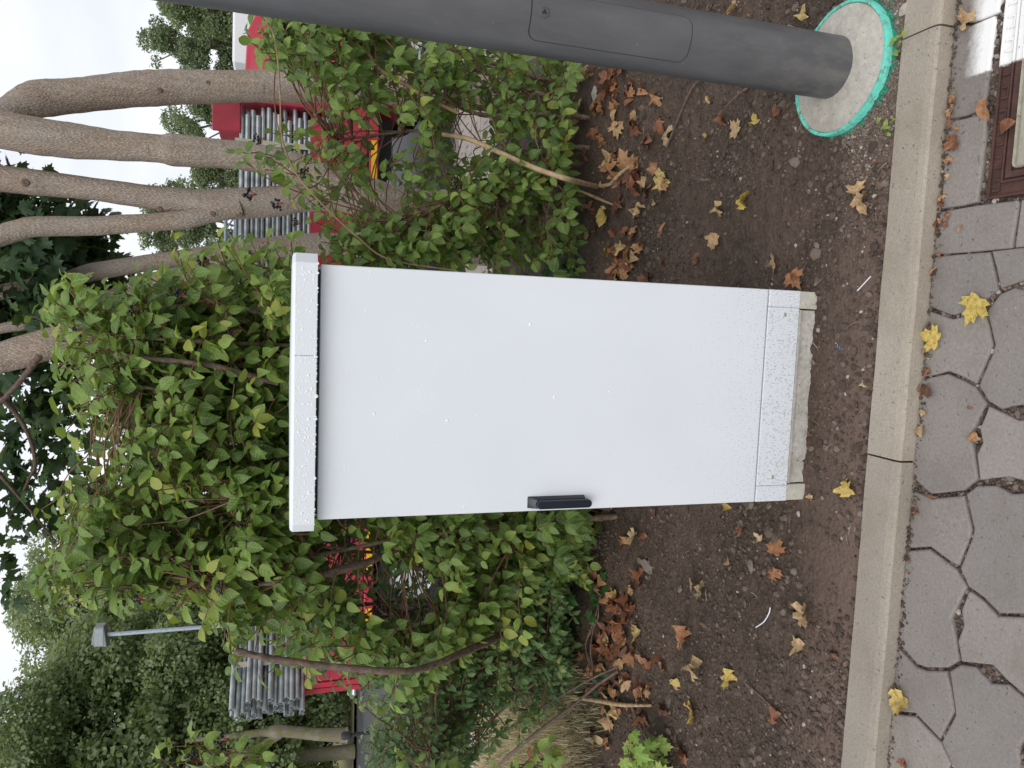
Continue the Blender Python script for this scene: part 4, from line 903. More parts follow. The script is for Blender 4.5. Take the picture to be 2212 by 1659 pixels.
# ------------------------------------------------------------------ fallen leaves
LT = [lobed('maple', .5, -.2, 21, .22), lobed('maple', -.5, .3, 22, .3), lobed('field', .7, .2, 23, .35), lobed('field', -.4, -.3, 24, .4), ovate(.5, .6, .2, .25, 25), lobed('maple', .1, .05, 26, .06), lobed('field', 1.2, .5, 27, .5)]
COLN = {'r': (.05, 'dark red-brown'), 'b': (.22, 'brown'), 'o': (.42, 'orange-brown'), 't': (.64, 'tan'), 'p': (.78, 'pale tan'), 'Y': (.97, 'yellow'), 'y': (.88, 'yellow-tan')}
z7 = lambda x, y: (1097+.3717*x, 1042+.3717*y); z6 = lambda x, y: (1097+.3968*x, .3968*y); z8 = lambda x, y: (1591+.3638*x, .3638*y); dd = lambda x, y: (x, y)
LV = [(z7, 'Y1285,160,30 p740,315,24 o1580,410,34 o1585,500,26 t1320,475,28 t1085,595,20 p1140,665,30 t1740,795,40 t1730,945,32 o1020,860,40 t1125,1030,36 y1300,1085,32 y990,1145,24 y1120,1360,36 y775,870,26 o610,640,30 y650,670,22 b700,720,34 o620,820,34 b690,880,36 b560,920,28 t610,930,24 b740,930,26 b530,970,26 o710,860,24 t430,490,24 o520,560,28 o570,190,30 b525,235,22 o770,1250,34 r905,1290,26 b800,1340,28 y630,1350,26 t580,1400,30 b500,1430,28 p540,1470,28 b590,1480,24 b1020,1520,32 Y370,1175,22 b1600,1360,26 o160,1530,36 r880,155,20 r1380,260,16 p1490,340,16 r1900,1000,18 b660,760,30 o640,860,28 b700,800,26 o590,870,24 t760,820,18 b670,940,22 o570,600,26 r600,890,26'),
      (z6, 't1240,85,30 y1105,525,22 Y1360,680,20 Y1110,735,22 t1280,725,30 b1170,665,24 t890,745,32 b815,770,34 b820,680,26 t720,600,34 t620,665,30 o600,540,30 o545,580,24 o395,625,28 t420,545,28 b620,370,36 t450,380,24 o815,540,26 b710,680,28 o550,920,30 o540,770,20 y850,1030,34 o690,930,40 t700,980,32 b710,1060,34 t750,1130,26 Y550,1140,32 t830,1110,22 t700,1150,22 Y560,1345,24 y655,1360,24 t1165,1110,24 Y1300,1130,34 t1160,1280,28 o620,1420,36 b650,1450,38 y600,1500,26 t710,1425,28 r780,1500,32 b860,1410,26 b740,1520,26 b500,1260,26 t1480,1425,30 o865,1280,22 r1025,1425,20 o345,820,26 t370,710,24 r1475,640,24 b640,1390,28 o670,1490,26 r610,1460,26 b690,1010,28 o730,900,24 b790,800,24 o580,610,22 b660,590,24 b430,440,26 r520,430,26'),
      (z8, 'y400,110,24 r905,210,22 b815,870,42 t810,905,40 o850,1010,46 t780,1150,40 t725,1165,30 o360,1620,34 b900,310,14 b840,850,26 r870,1210,20'),
      (dd, 'Y1845,1067,34 b1990,845,40 r2005,855,28 p1873,833,13 b1755,940,12 t1760,1068,12 b1722,590,26')]
PVL = 'Y2123,645,62,yellow five-lobed maple leaf lying flat on the pavers|Y2030,737,46,yellow half maple leaf on the pavers close to the kerb|t1995,945,34,curled tan leaf on the paver nearest the kerb joint|y1935,1505,44,yellow and tan leaf at the kerb foot at left|t2075,52,40,tan folded leaf at the kerb foot by the white paint|o2112,952,24,small orange leaf in the gap between two pavers|o2135,210,56,ribbed orange beech leaf on the gap beside the rusty cover|b2200,262,50,brown veined leaf on the concrete infill of the rusty cover|b2072,300,32,wet brown leaf on the paver beside the kerb|b1945,1648,22,small brown leaf on the paver at lower left|r2025,490,44,red-brown crumpled leaf at the kerb foot|o2073,505,20,thin tan seed on the wide paver|b2002,1065,26,narrow brown seed wing on the joint between pavers|o2012,595,22,long brown seed wing at the kerb foot near the yellow leaf|b2090,880,18,small rusty seed on the large paver'
cacheL = {}
def leaf_on(px, py, size, t, zfun, label, group, seed, tilt=.35, kidx=None):
    r = random.Random(seed); z = zfun(px, py); p = gz(px, py, z) if not callable(z) else None
    for _ in range(2):
        if zfun is None: break
        p = gz(px, py, zfun(p[0], p[1], 1) if zfun.__code__.co_argcount == 3 else z)
    d = float((p-CAM)@F3); sc = (1.3 if zfun is zsoil else 1.12)*size*d/FPX; k = r.randrange(len(LT)) if kidx is None else kidx; q = int(t*12)
    if (k, q) not in cacheL:
        V, Fc, U_ = LT[k]; me = mesh_from('fallen_leaf', V, Fc, [min(1, t)]*len(V), U_, True); me.materials.append(M['litter']); cacheL[(k, q)] = me
    o = bpy.data.objects.new('fallen_leaf', cacheL[(k, q)]); COL.objects.link(o)
    o.rotation_euler = (r.gauss(0, tilt)*.8, r.gauss(0, tilt)*.8, r.uniform(0, 6.28)); o.scale = (sc,)*3; o.location = (p[0], p[1], p[2]+(.014 if zfun is zsoil else .004)+.13*sc)
    return tag(o, label, 'leaf', group)
def zsoil(a, b, w=0): return soil_h(a, b) if w else 0.0
def zpave(a, b, w=0): return PZ
i = 0
for conv, s_ in LV:
    for tok in s_.split():
        c = tok[0]; x, y, sz = map(float, tok[1:].split(',')); px, py = conv(x, y); i += 1
        t, cn = COLN[c]; t = min(1, max(0, t+random.uniform(-.05, .05)))
        if px > 1885: zf, where = zpave, 'on the pavers at the kerb foot'
        elif px < 1440 and py > 1050: zf, where = zsoil, 'in the leaf litter left of the cabinet'
        elif px < 1440: zf, where = zsoil, 'in the leaf litter right of the cabinet'
        elif py > 1050: zf, where = zsoil, 'on open soil left of the cabinet'
        else: zf, where = zsoil, 'on open soil between cabinet and lamp post' if px < 1850 and py > 260 else 'on soil beside the lamp post and kerb'
        leaf_on(px, py, sz, t, zf, '%s fallen leaf lying %s' % (cn, where), '%s fallen leaves %s' % (cn, where), 100+i)
for rec in PVL.split('|'):
    c = rec[0]; x, y, sz, lab = rec[1:].split(','); i += 1
    flat = 5 if lab.startswith(('yellow five', 'yellow half')) else (4 if ('seed' in lab or 'beech' in lab or 'veined' in lab) else None)
    o = leaf_on(float(x), float(y), float(sz), min(1, COLN[c][0]), zpave, lab, None, 300+i, .12, flat); o.location.z -= .004
    if 'seed' in lab: o.scale.x *= .45
rl = random.Random(77)
for k in range(70):                      # more litter along the edge of the shrubs
    side = rl.random() < .5; py = rl.uniform(150, 560) if side else rl.uniform(1120, 1640); px = rl.gauss(1330, 45)
    if px < 1255: continue
    c = rl.choice('bbboortt'); where = 'in the leaf litter %s of the cabinet' % ('right' if side else 'left')
    leaf_on(px, py, rl.uniform(14, 26), COLN[c][0], zsoil, '%s fallen leaf lying %s' % (COLN[c][1], where), '%s fallen leaves %s' % (COLN[c][1], where), 500+k, .5)
for k in range(64):                      # thicker drifts of litter
    cx, cy, sx_, sy_ = rl.choice([(1375, 372, 22, 34), (1355, 575, 22, 22), (1350, 1335, 22, 45), (1310, 1400, 18, 40), (1320, 215, 35, 45), (1390, 1510, 20, 30)]); px, py = rl.gauss(cx, sx_), rl.gauss(cy, sy_)
    if px < 1262 or 575 < py < 640: continue
    c = rl.choice('bbboorrt'); where = 'in the leaf litter %s of the cabinet' % ('right' if py < 900 else 'left')
    leaf_on(px, py, rl.uniform(18, 34), COLN[c][0], zsoil, '%s fallen leaf lying %s' % (COLN[c][1], where), '%s fallen leaves %s' % (COLN[c][1], where), 900+k, .55)
for k in range(26):                      # bits swept against the kerb foot
    py = rl.choice([rl.uniform(180, 520), rl.uniform(180, 480), rl.uniform(500, 1650)]); px = 2081-.0964*py+rl.uniform(-6, 8); c = rl.choice('bboort')
    leaf_on(px, py, rl.uniform(9, 19), COLN[c][0], zpave, '%s scrap of leaf swept against the kerb foot' % COLN[c][1], '%s leaf scraps at the kerb foot' % COLN[c][1], 700+k, .4)
# crumbs, stones, grit
def pebble(seed):
    r = random.Random(seed); ph = (1+5**.5)/2; V = [(-1, ph, 0), (1, ph, 0), (-1, -ph, 0), (1, -ph, 0), (0, -1, ph), (0, 1, ph), (0, -1, -ph), (0, 1, -ph), (ph, 0, -1), (ph, 0, 1), (-ph, 0, -1), (-ph, 0, 1)]
    Fc = [(0,11,5),(0,5,1),(0,1,7),(0,7,10),(0,10,11),(1,5,9),(5,11,4),(11,10,2),(10,7,6),(7,1,8),(3,9,4),(3,4,2),(3,2,6),(3,6,8),(3,8,9),(4,9,5),(2,4,11),(6,2,10),(8,6,7),(9,8,1)]
    sx, sy, sz = r.uniform(.8, 1.2), r.uniform(.7, 1.1), r.uniform(.45, .8)
    return [(x*.53*sx*r.uniform(.8, 1.15), y*.53*sy*r.uniform(.8, 1.15), z*.53*sz*r.uniform(.8, 1.15)) for x, y, z in V], Fc, [(0, 0, 0)]*12
PEB = [pebble(i) for i in range(6)]
def randrot(n):
    a = rng.uniform(0, 6.28, n); tl = rng.normal(size=(n, 3))*.5+np.array([0, 0, 1]); ax = np.stack([np.cos(a), np.sin(a), np.zeros(n)], -1); return frames(ax, tl)
def crumbs(name, n, pf, smin, smax, parent, tm=.4, ts=.18, sink=.2):
    P = np.array([pf() for _ in range(n)]); sc = smin*(smax/smin)**(rng.uniform(0, 1, n)**2.2); T = np.clip(rng.normal(tm, ts, n), 0, 1)
    T = np.where((rng.uniform(size=n) < .02) & (sc < .008), .97, T); P[:, 2] += sc*(.5-sink)*.6
    return tag(scatter(name, PEB, randrot(n), P, sc, T, M['crumb'], parent, smooth=False), kind='stuff')
def on_bed():
    while True:
        s_ = random.uniform(-2.3, 2.0); n_ = KI+.01+1.9*random.random()**1.3; p = kpt(s_, n_, 0)
        if math.hypot(p[0]-RINGC[0], p[1]-RINGC[1]) < RINGR+.01: continue
        if mnoise.noise(Vector((p[0]*3, p[1]*3, 2)))+random.uniform(-.5, .6) < 0: continue
        return (p[0], p[1], soil_h(p[0], p[1]))
crumbs('soil_crumbs', 26000, on_bed, .0025, .011, bed)
crumbs('soil_clods', 900, on_bed, .009, .021, bed, .42, .16, .45)
def sandy():
    while True:
        p = RINGC+np.array([random.gauss(0, .17), -abs(random.gauss(.05, .14))]); n_ = float(np.array([*p, 0])@KN)
        if n_ > KI+.005 and math.hypot(*(p-RINGC)) > RINGR+.008: return (p[0], p[1], soil_h(*p))
crumbs('sand_grit', 3600, sandy, .002, .006, bed, .74, .10)
def splash():
    while True:
        a = random.gauss(math.pi*1.45, .75); d = RINGR+.004+abs(random.gauss(0, .007)); p = RINGC+d*np.array([math.cos(a), math.sin(a)])
        return (p[0], p[1], soil_h(*p)+.001)
_c = M['crumb']; M['crumb'] = plain('green_paint_splash', (.012, .17, .105), .7, var=.5, scale=90); crumbs('paint_splashes', 520, splash, .002, .007, bed, sink=.5); M['crumb'] = _c
def joint_pt():
    while True:
        p = gz(random.uniform(1930, 2212), random.uniform(0, 1659), PZ)
        if float(p@KN) > KI-KW-.004 or (p[0]*KU[0]+p[1]*KU[1]) > s0-.005 and float(p@KN) < n0+.004: continue
        if any(in_poly((p[0], p[1]), [tuple(q) for q in f]) for f in foot): continue
        return (p[0], p[1], PZ-.013)
crumbs('joint_grit', 2600, joint_pt, .002, .009, pav, .5, .25, 0)
def gutter_pt():
    s_ = random.uniform(-1.2, 1.2); p = kpt(s_, KI-KW-.004-abs(random.gauss(0, .008)), PZ); return tuple(p)
crumbs('gutter_grit', 700, gutter_pt, .0015, .006, pav, .35, .2, 0)
def debris(n):                           # straws, root hairs and splinters on the soil
    T_ = [([(-.5, -.012, 0), (.5, -.008, .02), (.5, .008, .02), (-.5, .012, 0), (0, 0, .05)], [(0, 1, 4), (1, 2, 4), (2, 3, 4), (3, 0, 4)], [(0, 0, 0)]*5), ([(-.5, 0, 0), (-.1, .1, .03), (.3, .05, .02), (.5, -.1, 0), (.3, .08, .02), (-.1, .13, .03)], [(0, 1, 5), (1, 2, 4, 5), (2, 3, 4)], [(0, 0, 0)]*6)]
    P = np.array([on_bed() for _ in range(n)]); P[:, 2] += .006; sc = rng.gamma(2.5, .007, n)+.008; T = np.clip(rng.normal(.45, .3, n), 0, 1)
    return tag(scatter('plant_debris', T_, randrot(n), P, sc, T, M['debris'], bed), kind='stuff')
def debris_mat():
    k = NT('plant_debris'); t = k.attr('tint'); k.base(k.ramp(t, [(0, (.07, .03, .025)), (.4, (.16, .095, .06)), (.75, (.34, .24, .14)), (1, (.55, .46, .33))])); k.rough(.7); return k.m
M['debris'] = debris_mat(); debris(1500)
for k, (px, py, lab) in enumerate([(1938, 88, 'tiny green weed at the kerb below the lamp post'), (1925, 272, 'tiny green weed at the kerb left of the lamp post')]):
    p = gz(px, py, .005); wd = thing('weed', lab, 'weed', tuple(p)); rw = random.Random(k); n = 7; A = np.array([(rw.gauss(0, 1), rw.gauss(-.3, 1), rw.uniform(.1, .6)) for _ in range(n)]); Pw = np.array([p+np.array([rw.gauss(0, .012), rw.gauss(0, .012), rw.uniform(.004, .015)]) for _ in range(n)])
    singles('leaf', SML, frames(A, np.tile([0, -.3, 1.], (n, 1))), Pw, np.array([rw.uniform(.014, .024) for _ in range(n)]), np.array([rw.uniform(.3, 1) for _ in range(n)]), M['seedling'], wd, p)
# a few larger stones one can pick out
for k, (px, py, sz, lab) in enumerate([(1297, 205, 20, 'white pebble in the litter near the lamp post'), (1725, 1110, 12, 'small white stone on the soil left of the plinth'), (1400, 1225, 26, 'flat grey stone left of the cabinet in the soil'), (1470, 1272, 20, 'grey pointed stone beside pale leaves left of the cabinet'), (1352, 1425, 18, 'grey lump of stone in the litter at far left'), (1627, 1222, 20, 'dark slate chip left of the cabinet'), (1680, 1172, 28, 'reddish round stone left of the plinth'), (1665, 1150, 24, 'brown flat stone left of the plinth'), (1705, 72, 30, 'dark slate stone behind the lamp post foot'), (1950, 20, 22, 'pale stone against the kerb beside the turquoise rim'), (1765, 530, 18, 'grey stone on soil between post and cabinet'), (1715, 350, 22, 'greenish stone below the lamp post')]):
    p = gz(px, py, 0); sc = sz*float((p-CAM)@F3)/FPX; V, Fc, U_ = PEB[k % 6]; me = mesh_from('stone', V, Fc, [[.98, .98, .8, .82, .8, .78, .6, .55, .78, .97, .83, .8][k]]*12, U_); me.materials.append(M['crumb'])
    o = put('stone', me, None, None, (p[0], p[1], soil_h(p[0], p[1])+sc*.12)); o.scale = (sc*.8, sc*.55, sc*.45); o.rotation_euler = (.2*random.gauss(0, 1), .2*random.gauss(0, 1), random.uniform(0, 6)); tag(o, lab, 'stone')
for k, (px, py, lab) in enumerate([(1806, 747, 'blue plastic clipping nearest the plinth on the soil'), (1812, 752, 'middle blue plastic clipping on the soil'), (1842, 759, 'blue plastic clipping nearest the kerb on the soil')]):
    p = gz(px, py, .004); o = MB().tube([(-.005, 0, 0), (0, 0, .0005), (.005, .001, 0)], .0012, 6).obj('plastic_clipping', plain('blue_plastic_%d' % k, (.05, .22, .62), .4), None, loc=(p[0], p[1], soil_h(p[0], p[1])+.003)); o.rotation_euler.z = random.uniform(-.4, .4); tag(o, lab, 'clipping')
# dry grass behind the bed at left
def grass(name, n, x0_, x1_, y0_, y1_, h, parent):
    bl = [([(-.03, 0, 0), (.03, 0, 0), (.02, .1*c, .5), (.0, .42*c, .9), (-.02, .1*c, .5)], [(0, 1, 2, 4), (4, 2, 3)], [(0, 0, 0)]*5) for c in (.3, .9, 1.6)]
    P = []
    while len(P) < n:
        x, y = random.uniform(x0_, x1_), random.uniform(y0_, y1_)
        if y+.5*mnoise.noise(Vector((x*2, y*2, 0))) < 3.35+max(0, x+1.5)*.8: continue
        P.append((x, y, soil_h(x, y)))
    P = np.array(P); a = rng.uniform(0, 6.28, n); Mx = np.array([rotz(t) for t in a]); return tag(scatter(name, bl, Mx, P, h*rng.uniform(.5, 1.3, n), np.clip(rng.normal(.5, .33, n), 0, 1), M['straw'], parent), kind='stuff')
g_ = grass('dry_grass', 15000, -3.6, -.9, 3.2, 5.3, .062, None); tag(g_, 'dry straw-coloured grass behind the bed at left', 'grass')
# ------------------------------------------------------------------ truck loaded with scaffold tubes
RZ = -.12
tk = thing('flatbed_truck', 'red flatbed truck loaded with scaffold tubes parked along the road', 'truck', (0, 7.3, RZ), R_(-.6))
zb, zt = .85, 1.385; XL, XR = -2.98, 2.66
def P_(*a, **k): return MB().box(*a)
bedp = P_(XL, XR, .02, 2.28, zb-.10, zb+.02).obj('bed_floor', M['chassis'], tk)
for i in range(3):
    a = XL+.10+i*(XR-XL-.18)/3; b_ = a+(XR-XL-.18)/3-.05
    sb_ = P_(a, b_, .0, .028, zb, zt).obj('side_board', M['red2'], tk, bevel=.006)
    for zz in (zb+.07, zb+.19, zb+.31, zb+.43): P_(a+.02, b_-.02, -.006, .001, zz, zz+.012).obj('board_rib', M['red2'], sb_)
    for xx in (a+.15, b_-.2): P_(xx, xx+.06, -.012, .001, zb-.04, zb+.16).obj('hinge', M['red'], sb_, bevel=.003)
    P_(b_-.06, b_-.02, -.02, .001, zt-.20, zt-.06).obj('latch', M['galvpole'], sb_, bevel=.003)
    P_(a, b_, 2.25, 2.28, zb, zt).obj('side_board', M['red2'], tk, bevel=.006)
for i in range(4):
    xx = XL+.04+i*(XR-XL-.13)/3; P_(xx, xx+.05, -.008, .06, zb-.02, zt+.03).obj('stake', M['red'], tk, bevel=.004)
P_(XL-.03, XL+.02, .03, 2.25, zb, zt).obj('tailboard', M['red2'], tk, bevel=.005)
P_(XL, XR, -.004, .04, zb-.10, zb-.012).obj('side_rail', M['red'], tk, bevel=.006)
for i in range(7):
    xx = XL+.35+i*.76; P_(xx, xx+.42, -.012, -.003, zb-.085, zb-.03).obj('yellow_marker', M['yellow'], tk)
# headboard with sloping top
hb_ = MB().add([(XR-.05, .05, zb), (XR+.02, .05, zb), (XR+.02, .05, 2.30), (XR-.05, .05, 2.30), (XR-.05, 2.2, zb), (XR+.02, 2.2, zb), (XR+.02, 2.2, 2.30), (XR-.05, 2.2, 2.30)], [(0,1,2,3),(7,6,5,4),(3,2,6,7),(0,3,7,4),(1,5,6,2),(0,4,5,1)]).obj('headboard', M['red2'], tk, bevel=.01)
P_(XR-.33, XR-.05, .10, .14, 2.02, 2.27).obj('headboard_wing', M['red2'], tk, bevel=.01)
for y_ in (.55, 1.6): P_(XL+.2, 4.3, y_, y_+.08, zb-.30, zb-.10).obj('chassis_rail', M['chassis'], tk)
for xx in (-.9, .2, 1.2): P_(xx, xx+.06, .05, 2.2, zb-.22, zb-.10).obj('cross_member', M['chassis'], tk)
P_(-1.1, 2.0, .06, .10, .44, .50).obj('underrun_bar', M['greytrim'], tk, bevel=.01); P_(-1.1, 2.0, .06, .10, .60, .66).obj('underrun_bar', M['greytrim'], tk, bevel=.01)
P_(.3, 1.0, .10, .55, .38, .72).obj('tool_box', M['chassis'], tk, bevel=.02)
P_(XL-.02, XL+.10, .2, 2.0, .55, .66).obj('rear_bumper', M['chassis'], tk, bevel=.01); P_(XL-.04, XL-.02, .25, .5, .68, .76).obj('tail_lamp', M['red'], tk)
def wheel(x, y, par=tk, r=.36, name='wheel', w=.22):
    e = thing(name, None, None, (x, y, r)); e.parent = par
    MB().lathe([(r*.62, 0), (r*.80, -.012), (r*.95, 0), (r, .03), (r, w-.03), (r*.95, w), (r*.62, w)], 40, 'y').obj('tyre', M['tyre'], e, smooth=True)
    MB().lathe([(.0001, .03), (r*.18, .028), (r*.2, .06), (r*.45, .075), (r*.55, .02), (r*.63, .005), (r*.63, w-.01)], 32, 'y').obj('rim', M['rim'], e, smooth=True)
for x in (-1.95, 3.42):
    wheel(x, .10); wheel(x, 1.90)
for x in (-1.95,):
    b_ = MB(); n = 14; V = []
    for k in range(n+1):
        a = math.pi*k/n
        for yy in (.06, .62):
            for rr_ in (.43, .45): V.append((x+rr_*math.cos(a), yy, .36+rr_*math.sin(a)))
    b_.add(V, [q for k in range(n) for q in ((k*4, k*4+2, k*4+6, k*4+4), (k*4+1, k*4+5, k*4+7, k*4+3), (k*4, k*4+4, k*4+5, k*4+1))]).obj('mudguard', M['chassis'], tk)
    P_(x-.60, x-.46, .1, .4, .18, .60).obj('mud_flap', M['chassis'], tk)
# cab: side profile extruded, arch cut out of the sill line
def arch(cx, r, a0, a1, n=10): return [(cx+r*math.cos(a0+(a1-a0)*k/n), .36+r*math.sin(a0+(a1-a0)*k/n)) for k in range(n+1)]
cp = [(2.74, .50)]+arch(3.42, .46, math.pi*.92, math.pi*.08)+[(4.15, .45), (4.55, .50), (4.62, .95), (4.40, 1.16), (4.02, 1.30), (3.62, 1.86), (3.35, 1.98), (2.90, 2.00), (2.76, 1.96)]
k = len(cp); V = [(x, .12+(.0 if z < 1.3 else .11*(z-1.3)/.7), z) for x, z in cp]+[(x, 2.10-(.0 if z < 1.3 else .11*(z-1.3)/.7), z) for x, z in cp]
cabb = MB().add(V, [tuple(range(k)), tuple(range(2*k-1, k-1, -1))]+[(i, i+k, (i+1) % k+k, (i+1) % k) for i in range(k)]).obj('cab_body', M['red'], tk, bevel=.035, smooth=True)
def cabquad(name, pts, y0_, d, mat, par=cabb):
    V = [(x, .12+(0 if z < 1.3 else .11*(z-1.3)/.7)+y0_, z) for x, z in pts]+[(x, .12+(0 if z < 1.3 else .11*(z-1.3)/.7)+y0_+d, z) for x, z in pts]; n = len(pts)
    return MB().add(V, [tuple(range(n)), tuple(range(2*n-1, n-1, -1))]+[(i, i+n, (i+1) % n+n, (i+1) % n) for i in range(n)]).obj(name, mat, par)
dr_ = cabquad('cab_door', [(2.80, .62), (2.98, .80), (3.78, .80), (3.86, 1.28), (3.52, 1.80), (2.80, 1.84)], -.006, .02, M['red'])
cabquad('side_window', [(2.88, 1.33), (3.74, 1.30), (3.48, 1.74), (2.90, 1.78)], -.011, .008, M['glass'], dr_)
P_(2.86, 3.02, .095, .12, 1.18, 1.21).obj('door_handle', M['chassis'], dr_, bevel=.004)
wa = MB(); n = 16; V = []
for i in range(n+1):
    a = math.pi*i/n
    for rr_, yy in ((.42, .06), (.50, .06), (.50, .14), (.42, .14)): V.append((3.42+rr_*math.cos(a), yy, .36+rr_*math.sin(a)))
wa.add(V, [(i*4+j, i*4+(j+1) % 4, (i+1)*4+(j+1) % 4, (i+1)*4+j) for i in range(n) for j in range(4)]).obj('wheel_arch', M['chassis'], tk)
P_(2.92, 3.92, .14, .55, .40, .86).obj('wheel_house', M['chassis'], tk)
P_(3.55, 3.68, -.10, .02, 1.32, 1.62).obj('wing_mirror', M['chassis'], tk, bevel=.02)
MB().tube([(2.95, .6, 1.99), (2.9, .6, 2.12), (2.8, .6, 2.2)], .006, 6).obj('aerial', M['chassis'], tk)
P_(4.50, 4.60, .25, .50, .72, .90).obj('headlight', M['lampglass'], tk, bevel=.02)
P_(2.76, 3.0, .07, .5, .32, .40).obj('step', M['chassis'], tk, bevel=.01)
# scaffold tubes: each one its own
def tube_mesh(L_):
    b = MB(); n = 12; V = []
    for x, r in ((.25, .0195), (0, .0195), (0, .0242), (L_, .0242), (L_, .0195), (L_-.25, .0195)): V += [(x, r*math.cos(2*math.pi*j/n), r*math.sin(2*math.pi*j/n)) for j in range(n)]
    b.add(V, [(i*n+j, i*n+(j+1) % n, (i+1)*n+(j+1) % n, (i+1)*n+j) for i in range(5) for j in range(n)]+[tuple(range(n)), tuple(5*n+j for j in range(n))]); me = mesh_from('scaffold_tube', b.v, b.f, smooth=True); me.set_sharp_from_angle(angle=R_(40)); me.materials.append(M['galv']); return me
TM = [tube_mesh(l) for l in (4.02, 4.06, 2.0)]; r = random.Random(2)
ORD = 'first second third fourth fifth sixth seventh eighth ninth tenth eleventh twelfth thirteenth fourteenth fifteenth sixteenth seventeenth eighteenth nineteenth twentieth'.split()
def ordn(k):
    if k < 20: return ORD[k]
    t = ('twenty', 'thirty', 'forty', 'fifty')[(k+1)//10-2]; u = (k+1) % 10; return t+'-'+ORD[u-1] if u else t[:-1]+'ieth'
for row in range(18):
    for c in range(6):
        o = put('scaffold_tube', TM[row % 2], None, None, (-1.5+r.uniform(-.08, .08), 7.40+c*.0505+(row % 2)*.025, RZ+1.20+row*.0475+r.uniform(-.004, .004))); tag(o, 'scaffold tube in main stack, %s row from top, %s column from front' % (ORD[17-row], ORD[c]), 'scaffold tube', 'scaffold tubes in the main stack')
ya_ = R_(44)
for row in range(14):
    for c in range(5):
        o = put('scaffold_tube', TM[2], None, None, (-2.98+c*.045*math.sin(ya_)*-1+r.uniform(-.08, .08), 7.10+c*.056+(row % 2)*.026, RZ+1.41+row*.0475)); o.rotation_euler = (0, 0, ya_); tag(o, 'open-ended scaffold tube in tail stack, %s row from top, %s column from front' % (ORD[13-row], ORD[c]), 'scaffold tube', 'scaffold tubes in the skewed stack')
for k in range(4):
    o = put('scaffold_tube', TM[2], None, None, (-3.10-.02*k, 7.45+.06*k, RZ+.91+.03*(k % 2))); o.rotation_euler = (0, 0, R_(4)); tag(o, '%s scaffold tube poking out low beside the tailboard, counted from the near side' % ORD[k], 'scaffold tube', 'scaffold tubes beside the tailboard')
for lab, x, ry, zt_ in (('beige lashing strap round the main tube stack near the headboard', 2.25, 0, 2.035), ('beige lashing strap round the skewed tube stack', -2.66, ya_, 1.97)):
    yy = 7.375 if ry == 0 else 7.36; b = MB(); b.box(-.025, .025, -.004, -.0005, RZ+1.0+(.38 if ry else 0)-.0, RZ+zt_+.03); b.box(-.025, .025, -.004, .34, RZ+zt_+.030, RZ+zt_+.034); b.box(-.025, .025, .338, .342, RZ+1.38, RZ+zt_+.03)
    o = b.obj('lashing_strap', M['strap'], None, loc=(x, yy, 0)); o.rotation_euler.z = ry; tag(o, lab, 'strap')
lb = thing('lattice_beam', 'white lattice scaffold beam lying on top of the tubes', 'beam', (-.2, 7.50, RZ+2.03))
for dz, dy in ((.03, 0), (.03, .22)): MB().tube([(0, dy, dz), (1.9, dy, dz)], .02, 8).obj('chord', M['galvpole'], lb, smooth=True)
for k in range(13): MB().tube([(.02+k*.145, 0 if k % 2 else .22, .045), (.02+(k+1)*.145, .22 if k % 2 else 0, .045)], .011, 6).obj('diagonal', M['galvpole'], lb)
MB().tube([(0, 0, .12), (1.9, 0, .12)], .016, 8).obj('chord', M['galvpole'], lb, smooth=True)
for k in range(14): MB().tube([(.02+k*.135, 0, .03 if k % 2 else .12), (.02+(k+1)*.135, 0, .12 if k % 2 else .03)], .009, 6).obj('diagonal', M['galvpole'], lb)
# white box van behind the cab
vn = thing('box_van', 'white box van standing behind the red cab', 'van', (4.1, 11.0, RZ))
bx_ = MB().box(.35, 4.6, 0, 2.0, .55, 2.36).obj('box_body', M['white'], vn, bevel=.03); MB().box(.33, 4.62, -.012, .02, 2.02, 2.10).obj('trim_rail', M['greytrim'], bx_)
MB().box(.36, 4.58, -.008, .02, .5, .62).obj('sill', M['greytrim'], bx_)
cbv = MB().add([(4.6, .1, .45), (6.1, .1, .45), (6.15, .1, 1.05), (5.6, .12, 1.25), (5.2, .2, 1.95), (4.6, .2, 2.0), (4.6, 1.9, .45), (6.1, 1.9, .45), (6.15, 1.9, 1.05), (5.6, 1.88, 1.25), (5.2, 1.8, 1.95), (4.6, 1.8, 2.0)], [(0,1,2,3,4,5),(11,10,9,8,7,6)]+[(i, i+6, (i+1) % 6+6, (i+1) % 6) for i in range(6)]).obj('cab_body', M['white'], vn, bevel=.04, smooth=True)
for x in (1.2, 5.3):
    wheel(x, .0, vn, .33); wheel(x, 1.78, vn, .33)
# flood light on a galvanised pole
fl = gy(505, 1350, 14); ft = gy(232, 1371, 14)
fp = thing('floodlight_pole', 'thin galvanised pole with a box floodlight beyond the truck', 'floodlight', (fl[0], 14, RZ))
MB().tube([(0, 0, 0), (ft[0]-fl[0]*1.0, 0, ft[2]-RZ)], .035, 12).obj('pole', M['galvpole'], fp, smooth=True)
hd_ = MB().add([(-.16, -.12, .0), (.20, -.12, .05), (.20, -.12, .20), (-.10, -.12, .24), (-.16, .12, .0), (.20, .12, .05), (.20, .12, .20), (-.10, .12, .24)], [(0,1,2,3),(7,6,5,4),(0,4,5,1),(1,5,6,2),(2,6,7,3),(3,7,4,0)]).obj('lamp_head', M['greytrim'], fp, bevel=.015, loc=(ft[0]-fl[0]-.02, 0, ft[2]-RZ-.02))
MB().box(-.13, .17, -.125, -.121, .06, .19).obj('lamp_glass', M['lampglass'], hd_)
